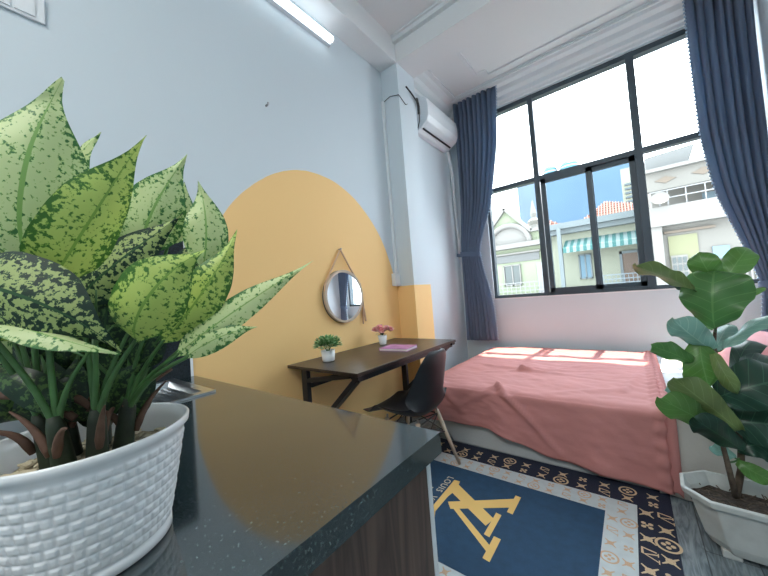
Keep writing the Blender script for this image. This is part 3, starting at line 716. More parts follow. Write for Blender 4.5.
tube(bm, [(-1.59, 2.62, 3.20), (-1.585, 2.70, 3.17), (-1.585, 2.80, 3.13), (-1.62, 2.88, 3.10)], .008, 6); tube(bm, [(-1.585, 2.80, 3.16), (-1.58, 2.82, 3.08), (-1.60, 2.85, 3.02)], .014, 8); tube(bm, [(-1.60, 2.86, 3.05), (-1.6, 2.85, 2.95), (-1.64, 2.87, 2.88)], .006, 6)
tag(obj('pipe_bundle', bm, M['black']), 'dark bracket and hose ends sticking out beside the air conditioner', 'pipe')

# ------------------------------------------------------------------ air conditioner
ac = thing('air_conditioner', 'white split air conditioner high on the left wall beside the curtain', 'air conditioner', (-1.70, 3.3, 2.9))
ACY0, ACY1 = 3.04, 3.785
prof = [(-1.799, 2.965), (-1.745, 2.962), (-1.615, 3.045), (-1.592, 3.10), (-1.588, 3.20), (-1.60, 3.29), (-1.64, 3.32), (-1.799, 3.325)]
bm = prism(bmesh.new(), prof, 'y', ACY0, ACY1)
obj('body', bm, M['whiteplastic'], ac, bevel=.008)
bm = bmesh.new(); bar(bm, (-1.690, ACY0+.04, 2.993), (-1.690, ACY1-.04, 2.993), .018, .012, up=(-.55, 0, 1)); obj('air_slot', bm, M['black'], ac)
bm = bmesh.new(); bar(bm, (-1.648, ACY0+.03, 3.020), (-1.648, ACY1-.03, 3.020), .055, .006, up=(-.55, 0, 1)); obj('louvre', bm, M['whiteplastic'], ac)
tag(obj('drain_pipe', T(bez((-1.73, 3.74, 2.955), (-1.74, 3.86, 2.86), (-1.778, 3.93, 2.45), 8)+[Vector((-1.78, 3.955, 1.95)), Vector((-1.78, 3.965, 1.62))], .018, 10), M['whiteplastic'], smooth=True), 'white wrapped pipe running down from the air conditioner behind the curtain', 'pipe')

# ------------------------------------------------------------------ rug
rug = thing('rug', 'navy rug with gold monogram letters and white patterned border beside the bed', 'rug', (-.85, 1.5, 0))
RGX0, RGX1, RGY0, RGY1 = -1.60, .068, .92, 2.175
R_ = dict(navy=mat('navy_rug_pile', (.015, .060, .125), .85, noise_amt=.12, noise_scale=25, bump=.3, bump_scale=300), dark=mat('dark_navy_border', (.010, .016, .040), .85, bump=.3, bump_scale=300),
          white=mat('white_rug_border', (.58, .64, .66), .85, noise_amt=.05, noise_scale=30, bump=.3, bump_scale=300), gold=mat('gold_print', (.80, .52, .17), .8), tan=mat('faint_tan_print', (.62, .42, .28), .85), txt=mat('cream_lettering', (.72, .66, .50), .8))
obj('base', B(RGX0, RGX1, RGY0, RGY1, .0005, .007), R_['dark'], rug)
WX_0, WX_1, WY_0, WY_1 = -1.467, -.066, 1.035, 1.983
obj('white_band', B(WX_0, WX_1, WY_0, WY_1, .0068, .0078), R_['white'], rug)
NX0, NX1, NY0, NY1 = -1.345, -.190, 1.155, 1.860
obj('centre', B(NX0, NX1, NY0, NY1, .0077, .0086), R_['navy'], rug)
def flat(bm, poly, z=.0090):
    v = [bm.verts.new((x, y, z)) for x, y in poly]; f = bm.faces.new(v)
    bmesh.ops.recalc_face_normals(bm, faces=[f])
    if f.normal.z < 0: f.normal_flip()
    return f
# monogram, read from the window-opposite side: up = +x, right = -y
bm = bmesh.new()
# letter L: slab along the text, leaning stem, serif between the arms of the V
flat(bm, [(-.930, 1.720), (-.894, 1.722), (-.878, 1.640), (-.892, 1.560), (-.893, 1.42), (-.84, 1.30), (-.915, 1.30), (-.925, 1.44)])
flat(bm, [(-.890, 1.690), (-.884, 1.600), (-.640, 1.455), (-.622, 1.520)], .0091)
flat(bm, [(-.628, 1.570), (-.600, 1.565), (-.600, 1.395), (-.628, 1.400)], .0092)
# letter V
flat(bm, [(-.872, 1.520), (-.585, 1.722), (-.585, 1.640), (-.835, 1.475)], .0093)
flat(bm, [(-.585, 1.755), (-.556, 1.752), (-.556, 1.598), (-.585, 1.602)], .0094)
flat(bm, [(-.872, 1.520), (-.825, 1.520), (-.582, 1.350), (-.582, 1.310)], .0095)
flat(bm, [(-.585, 1.412), (-.553, 1.410), (-.553, 1.265), (-.585, 1.270)], .0096)
obj('monogram', bm, R_['gold'], rug)
def text(body, size, loc, m, parent, name, rot=-PI/2, extrude=.0003):
    cu = bpy.data.curves.new(name, 'FONT'); cu.body = body; cu.size = size; cu.align_x = 'CENTER'; cu.extrude = extrude; cu.space_character = 1.15; cu.resolution_u = 3
    to = bpy.data.objects.new(name, cu)
    me = bpy.data.meshes.new_from_object(to); bpy.data.objects.remove(to)
    me.transform(Matrix.Translation(loc) @ Matrix.Rotation(rot, 4, 'Z'))
    me.materials.clear(); me.materials.append(m)
    o = bpy.data.objects.new(name, me); COL.objects.link(o); o.parent = parent; o.matrix_parent_inverse = Matrix.Translation(-parent_origin(parent)); return o
text('LOUIS', .055, (-.977, 1.655, .0090), R_['txt'], rug, 'brand_lettering')
text('VUITTON', .055, (-.977, 1.395, .0090), R_['txt'], rug, 'brand_lettering')
text('PARIS', .050, (-1.035, 1.525, .0090), R_['txt'], rug, 'city_lettering')
# border motifs: four-petal flower, pointed star, flower in a ring, small monogram, barred star
def motif(bm, kind, cx, cy, s, z, rot=0):
    def P(pts): return [(cx+s*(x*math.cos(rot)-y*math.sin(rot)), cy+s*(x*math.sin(rot)+y*math.cos(rot))) for x, y in pts]
    if kind == 0:      # curved diamond star with hollow centre: four blades
        for k in range(4):
            a = k*PI/2+PI/4; c, d_ = math.cos(a), math.sin(a)
            flat(bm, P([(c*.10-d_*.12, d_*.10+c*.12), (c*.75-d_*.05, d_*.75+c*.05), (c*.75+d_*.05, d_*.75-c*.05), (c*.10+d_*.12, d_*.10-c*.12)]), z)
        flat(bm, P([(-.16, 0), (0, -.16), (.16, 0), (0, .16)]), z+.0002)
        for k in range(4):
            a = k*PI/2; flat(bm, P([(math.cos(a+q)*.33, math.sin(a+q)*.33) for q in (-.35, .35)]+[(math.cos(a+q)*.22, math.sin(a+q)*.22) for q in (.5, -.5)]), z)
    elif kind == 1:    # four rounded petals
        for k in range(4):
            a = k*PI/2+PI/4; c, d_ = math.cos(a)*.36, math.sin(a)*.36
            flat(bm, P([(c+.19*math.cos(q), d_+.19*math.sin(q)) for q in [2*PI*i/10 for i in range(10)]]), z)
        flat(bm, P([(-.12, -.12), (.12, -.12), (.12, .12), (-.12, .12)]), z+.0002)
    elif kind == 2:    # ring with four petals inside
        n = 24
        for i in range(n):
            a, b = 2*PI*i/n, 2*PI*(i+1)/n
            flat(bm, P([(math.cos(a)*.72, math.sin(a)*.72), (math.cos(b)*.72, math.sin(b)*.72), (math.cos(b)*.56, math.sin(b)*.56), (math.cos(a)*.56, math.sin(a)*.56)]), z)
        for k in range(4):
            a = k*PI/2; c, d_ = math.cos(a)*.25, math.sin(a)*.25
            flat(bm, P([(c+.15*math.cos(q), d_+.15*math.sin(q)) for q in [2*PI*i/8 for i in range(8)]]), z)
    else:              # small L and V
        flat(bm, P([(-.5, .5), (-.35, .5), (-.55, -.45), (-.7, -.45)]), z); flat(bm, P([(-.7, -.5), (.1, -.5), (.15, -.3), (-.66, -.38)]), z)
        flat(bm, P([(-.25, .55), (-.1, .55), (.15, -.25), (.05, -.3)]), z+.0002); flat(bm, P([(.55, .6), (.65, .55), (.17, -.3), (.05, -.3)]), z+.0002)
        flat(bm, P([(-.4, .55), (.02, .55), (.02, .63), (-.4, .63)]), z); flat(bm, P([(.35, .58), (.8, .58), (.8, .66), (.35, .66)]), z)
bmw = bmesh.new(); bmd = bmesh.new()
seq = [0, 3, 0, 1, 0, 2]
def band(bm, x0, y0, x1, y1, n, s, z, off, rot=-PI/2):
    for i in range(n):
        t = (i+.5)/n; motif(bm, seq[(i+off) % 6], x0+(x1-x0)*t, y0+(y1-y0)*t, s*(1.25 if seq[(i+off) % 6] == 2 else 1), z, rot)
for (yy, off) in ((1.893, 0), (1.950, 3)): band(bmw, WX_0+.02, yy, WX_1-.02, yy, 17, .036, .0079, off)
for (yy, off) in ((1.065, 2), (1.125, 5)): band(bmw, WX_0+.02, yy, WX_1-.02, yy, 17, .036, .0079, off)
for (xx, off) in ((-.160, 1), (-.098, 4), (-1.375, 2), (-1.437, 5)): band(bmw, xx, 1.155, xx, 1.86, 8, .038, .0079, off)
for (yy, off) in ((2.025, 0), (2.095, 3)): band(bmd, RGX0+.02, yy, RGX1-.02, yy, 16, .044, .0071, off)
for (yy, off) in ((.95, 0), (1.005, 3)): band(bmd, RGX0+.02, yy, RGX1-.02, yy, 18, .036, .0071, off)
for (xx, off) in ((-.032, 1), (.034, 4), (-1.50, 2), (-1.565, 5)): band(bmd, xx, 1.035, xx, 1.985, 10, .050, .0071, off)
obj('white_border_motifs', bmw, R_['tan'], rug); obj('dark_border_motifs', bmd, mat('pale_gold_print', (.66, .50, .32), .8), rug)

# ------------------------------------------------------------------ bed
bed = thing('bed', 'low mattress bed with white sheet under the window', 'bed', (-.4, 3.05, 0))
bm = bmesh.new()
v = [bm.verts.new(p) for p in ((-1.16, 2.19, .0), (.60, 2.17, 0), (.60, 3.86, 0), (-1.16, 3.86, 0), (-1.325, 2.215, .19), (.63, 2.20, .19), (.63, 3.87, .19), (-1.325, 3.87, .19))]
for f in ((0, 3, 2, 1), (4, 5, 6, 7), (0, 1, 5, 4), (1, 2, 6, 5), (2, 3, 7, 6), (3, 0, 4, 7)): bm.faces.new([v[i] for i in f])
obj('base', bm, M['bedbase'], bed, bevel=.01)
V, Fc = [], []
nx, ny = 50, 44
for j in range(ny+1):
    for i in range(nx+1):
        x = -1.35+i/nx*2.0; y = 2.225+j/ny*1.65
        z = .395+.006*noise.noise(Vector((x*5, y*7, 0)))+(.022*noise.noise(Vector((x*9+y*6, y*3, 4))) if x > .03 else 0)
        if x > .40: z += .0
        e = min(i, nx-i, j, ny-j); z -= (.03 if e == 0 else .008 if e == 1 else 0)
        V.append((x, y, z))
for j in range(ny):
    for i in range(nx): a = j*(nx+1)+i; Fc.append((a, a+1, a+nx+2, a+nx+1))
rim = [i for i in range(nx+1)]+[j*(nx+1)+nx for j in range(1, ny+1)]+[ny*(nx+1)+i for i in range(nx-1, -1, -1)]+[j*(nx+1) for j in range(ny-1, 0, -1)]
k0 = len(V)
for r in rim: V.append((V[r][0], V[r][1], .19))
n = len(rim)
for i in range(n): Fc.append((rim[i], k0+i, k0+(i+1) % n, rim[(i+1) % n]))
Fc.append(tuple(range(k0, k0+n)))
obj_m = raw('mattress', V, Fc, M['sheet'], bed, smooth=True)
# sheet valance hanging in front of the mattress to the right of the duvet
V, Fc = [], []
nx, nz = 40, 10
for j in range(nz+1):
    for i in range(nx+1):
        u = i/nx; w_ = j/nz; x = .03+u*.60; V.append((x, 2.175-.022*w_+.010*math.sin(u*26)*w_, .405-.395*w_))
for j in range(nz):
    for i in range(nx): a = j*(nx+1)+i; Fc.append((a, a+1, a+nx+2, a+nx+1))
raw('sheet_drape', V, Fc, M['cream'], bed, smooth=True, solid=.006)

# duvet: top with creases, hanging over the front and the foot end
def duvet():
    V, Fc = [], []
    X0, X1, YF, YBk, ZT = -1.375, .085, 2.175, 3.865, .425
    LO, FO = .29, .42
    nu, nv = 110, 130
    us = [-LO+(X1-X0+LO)*i/nu for i in range(nu+1)]            # distance from the foot edge
    vs_ = [-FO+(YBk-YF+FO)*j/nv for j in range(nv+1)]           # distance from the front edge
    def crease(px, py, ax, ay, bx_, by_, wd, hgt):
        dx, dy = bx_-ax, by_-ay; L2 = dx*dx+dy*dy; t = max(0, min(1, ((px-ax)*dx+(py-ay)*dy)/L2))
        d2 = (px-ax-dx*t)**2+(py-ay-dy*t)**2; return hgt*math.exp(-d2/(wd*wd))*(1-.7*t)
    for v_ in vs_:
        for u in us:
            x = X0+max(u, 0); y = YF+max(v_, 0); z = ZT
            hemf = .405-.145*min(1, max(0, .9-(u/(X1-X0)))) ** 1.0
            d = 0; ou = max(0, -u); ov = max(0, -v_)
            if ov > 0:
                k = ov/FO; xx_ = X0+max(0, u); hz_ = .165 if xx_ < -.85 else (.165-.10*(xx_+.85)/.35 if xx_ < -.5 else .065-.045*(xx_+.5)/.6); hem = ZT-hz_
                hz = k*hem; z -= hz; y -= .012+.018*k+.012*math.sin(u*11+1)*k+.010*math.sin(u*23)*k
            if ou > 0:
                k = ou/LO; hz = k*.27; z2 = ZT-hz; z = min(z, z2) if ov == 0 else min(z, z2-.0)
                x -= .012+.02*k+.010*math.sin(v_*14)*k
                if ov > 0: x += .02*(ov/FO); y += .015
            # rounded edges
            r = .05
            if ov == 0 and v_ < r: z -= .018*(1-v_/r)**2
            if ou == 0 and u < r: z -= .018*(1-u/r)**2
            px, py = X0+u, YF+v_
            h = .010*noise.noise(Vector((px*3, py*3, 1)))+.007*noise.noise(Vector((px*6+py*2, py*9, 3)))+.004*noise.noise(Vector((px*14+py*9, py*24, 5)))+.006*abs(noise.noise(Vector((px*5-py*3, py*10+px*4, 8))))
            h += crease(px, py, -.78, 2.78, -.20, 2.98, .022, .016)+crease(px, py, -.78, 2.78, -.10, 2.72, .016, .020)+crease(px, py, -.80, 2.80, -1.25, 2.92, .02, .022)
            h += crease(px, py, -.78, 2.78, -1.1, 2.60, .02, .014)+crease(px, py, -.72, 2.80, -.30, 3.15, .02, .014)+crease(px, py, -.1, 2.45, .05, 3.2, .02, .014)+crease(px, py, -.1, 2.5, -.5, 2.25, .03, .012)
            h += crease(px, py, -.80, 2.24, -.42, 1.80, .020, .034)+crease(px, py, -.80, 2.24, -1.05, 1.98, .03, .020)+crease(px, py, -1.24, 2.2, -1.05, 1.9, .03, .022)
            if X1-px < .05: h += .014*math.exp(-((X1-px-.02)/.015)**2)+.006*math.sin(py*70)
            if ov > 0: y -= h*1.1
            elif ou > 0: x -= h*.6
            else: z += h
            V.append((x, y, z))
    n = nu+1
    for j in range(nv):
        for i in range(nu): a = j*n+i; Fc.append((a, a+1, a+n+1, a+n))
    o = raw('duvet', V, Fc, M['pink'], None, smooth=True, solid=.012)
    tag(o, 'dusty pink duvet spread over the bed, sunlit at the window edge', 'duvet')
duvet()
# gathered frill on the duvet's right edge
V, Fc = [], []
n = 150
for i in range(n+1):
    t = i/n
    if t < .78: y = 3.86-(3.86-2.17)*t/.78; z = .432; y2 = y; out = (1, 0)
    else: y = 2.150; z = .425-.405*(t-.78)/.22
    ruf = .010*math.sin(i*1.1)
    drop = .0
    V += [(.078, y, z+.006), (.100, y-(.01 if t > .78 else 0), z+.008+ruf), (.122, y-(.012 if t > .78 else 0), z-.012+ruf*.6 if t < .78 else z-.004)]
for i in range(n):
    for j in range(2): a = i*3+j; Fc.append((a, a+1, a+4, a+3))
fr = raw('frill', V, Fc, M['pink'], bpy.data.objects['duvet'], smooth=True, solid=.004)

def pillow(name, cx, cy, cz, lx, ly, lz, rz, tilt, material, label):
    bm = bmesh.new(); bmesh.ops.create_grid(bm, x_segments=24, y_segments=24, size=1)
    bm2 = bmesh.new(); V = []; Fc = []
    n = 24
    for s_ in (1, -1):
        for j in range(n+1):
            for i in range(n+1):
                u = i/n*2-1; v = j/n*2-1
                hh = ((1-abs(u)**2.6)*(1-abs(v)**2.6))**.55
                k = 1-.06*(1-abs(u)**4)*(abs(v)**6)-.0
                kk = 1-.06*(1-abs(v)**4)*(abs(u)**6)
                wr = .05*noise.noise(Vector((u*2.5, v*2.5, cx*9)))
                V.append((u*lx*kk, v*ly*k, s_*hh*lz*(1+wr)))
    m_ = (n+1)*(n+1)
    for s_ in range(2):
        for j in range(n):
            for i in range(n):
                a = s_*m_+j*(n+1)+i; f = (a, a+1, a+n+2, a+n+1); Fc.append(f if s_ == 0 else f[::-1])
    bm.free(); bm2.free()
    me = bpy.data.meshes.new(name); me.from_pydata(V, [], Fc)
    R = Matrix.Translation((cx, cy, cz)) @ Matrix.Rotation(rz, 4, 'Z') @ Matrix.Rotation(tilt, 4, 'Y')
    me.transform(R)
    b = bmesh.new(); b.from_mesh(me); bmesh.ops.remove_doubles(b, verts=b.verts, dist=.002); b.to_mesh(me); b.free()
    for p in me.polygons: p.use_smooth = True
    me.materials.append(material); o = bpy.data.objects.new(name, me); COL.objects.link(o)
    return tag(o, label, 'pillow')
pillow('pillow', .64, 3.35, .545, .19, .33, .12, .05, -.45, M['pinkpillow'], 'plump pink pillow leaning at the right end of bed, nearer the window')
pillow('pillow', .64, 2.70, .515, .19, .30, .10, -.05, -.15, M['pinkpillow'], 'pink pillow lying behind the fiddle leaf plant, farther from the window')

# ------------------------------------------------------------------ curtains
def curtain(name, label, rows, nf, y0, amp, tie_z, hook, trim_side):
    """rows: (z, x left, x right, amplitude factor); folds run top to bottom and gather at the tie"""
    root = thing(name, label, 'curtain', ((rows[0][1]+rows[0][2])/2, y0, rows[-1][0]))
    nu = nf*12; V, Fc = [], []
    rr = []
    for a, b in zip(rows, rows[1:]):
        k = max(2, int((a[0]-b[0])/.06))
        for i in range(k): t = i/k; rr.append(tuple(a[q]*(1-t)+b[q]*t for q in range(4)))
    rr.append(rows[-1])
    for _ in range(3):
        rr = [rr[0]]+[(b[0],)+tuple((a[q]+2*b[q]+c[q])/4 for q in (1, 2, 3)) for a, b, c in zip(rr, rr[1:], rr[2:])]+[rr[-1]]
    for (z, xl, xr, af) in rr:
        for i in range(nu+1):
            u = i/nu; uu = u+.010*math.sin(u*19+1)
            flat_ = 1 if u*nf > 1.2 or trim_side == 'none' else .25
            fl = 1-.85*max(0, 1-abs((u if trim_side == 'left' else 1-u)*nf/2.0))
            y = y0+amp*af*fl*(math.sin(2*PI*nf*uu)+.12*math.sin(2*PI*nf*uu*2.3+z*2))
            x = xl+(xr-xl)*u+.012*af*math.cos(2*PI*nf*uu)
            V.append((x, y, z))
    n = nu+1
    for j in range(len(rr)-1):
        for i in range(nu): a = j*n+i; Fc.append((a, a+1, a+n+1, a+n))
    raw('drape', V, Fc, M['curtain'], root, smooth=True, solid=.003)
    # pompom edge
    bm = bmesh.new(); col = 0 if trim_side == 'left' else nu
    path = [Vector(V[j*n+col]) for j in range(len(rr))]
    L = 0; d = 0
    for p, q in zip(path, path[1:]):
        seg = (q-p).length
        while d < seg:
            c = p.lerp(q, d/seg); c.x += -.006 if trim_side == 'left' else .006
            bmesh.ops.create_icosphere(bm, subdivisions=1, radius=.011, matrix=Matrix.Translation(c)); d += .034
        d -= seg
    obj('bobble_trim', bm, mat('pale_bobble_trim', (.34, .46, .60), .9), root, smooth=True)
    # tie band
    row = min(rr, key=lambda r: abs(r[0]-tie_z)); xl, xr = row[1], row[2]
    bm = bmesh.new(); cx = (xl+xr)/2; rx = (xr-xl)/2+.018; ry = amp*.8+.016
    pr = []
    for zz in (-.028, .028):
        pr.append([bm.verts.new((cx+rx*math.cos(a), y0+ry*math.sin(a), tie_z+zz+.02*math.cos(a)*(1 if hook[0] > cx else -1))) for a in [2*PI*k/40 for k in range(40)]])
    for k in range(40): bm.faces.new((pr[0][k], pr[0][(k+1) % 40], pr[1][(k+1) % 40], pr[1][k]))
    bar(bm, (cx+rx*(1 if hook[0] > cx else -1)*.9, y0, tie_z), hook, .006, .04, up=(0, 0, 1))
    tb = obj('tie_band', bm, M['curtain'], root)
    return root
curtain('curtain', 'left slate blue curtain, gathered by a band in the room corner', [(3.56, -1.66, -1.10, 1), (2.9, -1.655, -1.14, 1), (2.2, -1.66, -1.27, .95), (1.66, -1.695, -1.475, .75), (1.56, -1.70, -1.465, .72), (1.35, -1.70, -1.43, .8), (1.0, -1.71, -1.355, .9), (.51, -1.725, -1.335, 1)], 9, 3.84, .038, 1.60, (-1.79, 3.90, 1.62), 'right')
curtain('curtain', 'right slate blue curtain, swept aside in front of the right window pane', [(3.55, .545, .93, 1), (3.0, .545, .92, 1), (2.3, .555, .92, 1), (1.8, .61, .92, 1), (1.4, .72, .925, .8), (1.05, .81, .93, .55), (.98, .82, .93, .5), (.8, .80, .93, .7), (.51, .775, .935, .9)], 7, 3.84, .055, 1.02, (.95, 3.90, 1.04), 'left')
cr = thing('curtain_rail', 'white curtain rail along the top of the window wall', 'curtain rail', (-.35, 3.89, 3.585))
obj('rail', T([(XL+.04, 3.775, 3.580), (XR-.01, 3.775, 3.580)], .012, 10), M['whiteplastic'], cr)
for x in (-.95, .10, .45): obj('bracket', bar(bmesh.new(), (x, 3.775, 3.58), (x, 3.80, 3.612), .02, .015), M['whiteplastic'], cr)

# ------------------------------------------------------------------ big speckled plant on the worktop
PX, PY, PZ = -.625, .088, .8155
pl = thing('potted_speckled_plant', 'large speckled green plant in a white basketweave pot on the worktop', 'potted plant', (PX, PY, PZ))
def weave_pot():
    V, Fc = [], []; seg, nz = 416, 112
    r0, r1, h = .084, .1155, .166
    def R(z): return r0+(r1-r0)*(z/h)**.9
    zz = [0, .003, .015, .018]+[.018+(h-.038)*i/nz for i in range(1, nz+1)]+[h-.014, h-.010, h-.002, h, h-.002, h-.02, h-.06]
    rr = []
    for i, z in enumerate(zz):
        if z <= .018 and i < 4: r = r0+.002+(.004 if 0 < i < 3 else 0)
        else: r = R(z)
        rr.append(r)
    top = len(zz)
    for i, z in enumerate(zz):
        for k in range(seg):
            a = 2*PI*k/seg; r = rr[i]
            if 4 <= i < 4+nz:
                # woven bricks: rows with half offset, rounded relief
                row = (z-.018)/.0126; ri = int(row); fz = row-ri
                col = k/seg*26+(.5 if ri % 2 else 0); fc = col-int(col)
                wide = fc < .60
                fr_ = fc/.60 if wide else (fc-.60)/.40
                bu = min(1, 1.5*math.sin(PI*fr_))*min(1, 1.3*math.sin(PI*fz))
                r += .0021*bu*(1.0 if wide else .6)*min(1, (h-.022-z)/.004 if z < h-.022 else 0)
            if i >= top-7:
                q = i-(top-7)
                r = [R(h)+.000, R(h)+.004, R(h)+.005, R(h)+.003, R(h)-.002, R(h)-.006, R(h)-.012][q]
            V.append((PX+r*math.cos(a), PY+r*math.sin(a), PZ+z))
    for i in range(top-1):
        for k in range(seg): a = i*seg+k; b = i*seg+(k+1) % seg; Fc.append((a, b, b+seg, a+seg))
    Fc.append(tuple(range(seg))[::-1])
    raw('pot', V, Fc, M['ceramic'], pl, smooth=True)
weave_pot()
sb = lathe(bmesh.new(), [(.0005, PZ+.128), (.05, PZ+.129), (.102, PZ+.124)], PX, PY, 40)
for v in sb.verts: v.co.z += .006*noise.noise(v.co*60)
obj('husk_mulch', sb, M['chips'], pl)
bm = bmesh.new(); rnd = random.Random(5)
for i in range(130):
    a = rnd.random()*2*PI; r = .095*math.sqrt(rnd.random()); c = Vector((PX+r*math.cos(a), PY+r*math.sin(a), PZ+.130)); q = rnd.random()*PI
    m4 = Matrix.Translation(c) @ Matrix.Rotation(q, 4, 'Z') @ Matrix.Rotation(rnd.uniform(-.5, .5), 4, 'X') @ Matrix.Diagonal((rnd.uniform(.008, .02), rnd.uniform(.005, .009), .003, 1))
    bmesh.ops.create_cube(bm, size=1, matrix=m4)
mc = obj('husk_pieces', bm, M['chip2'], pl); mc['kind'] = 'stuff'
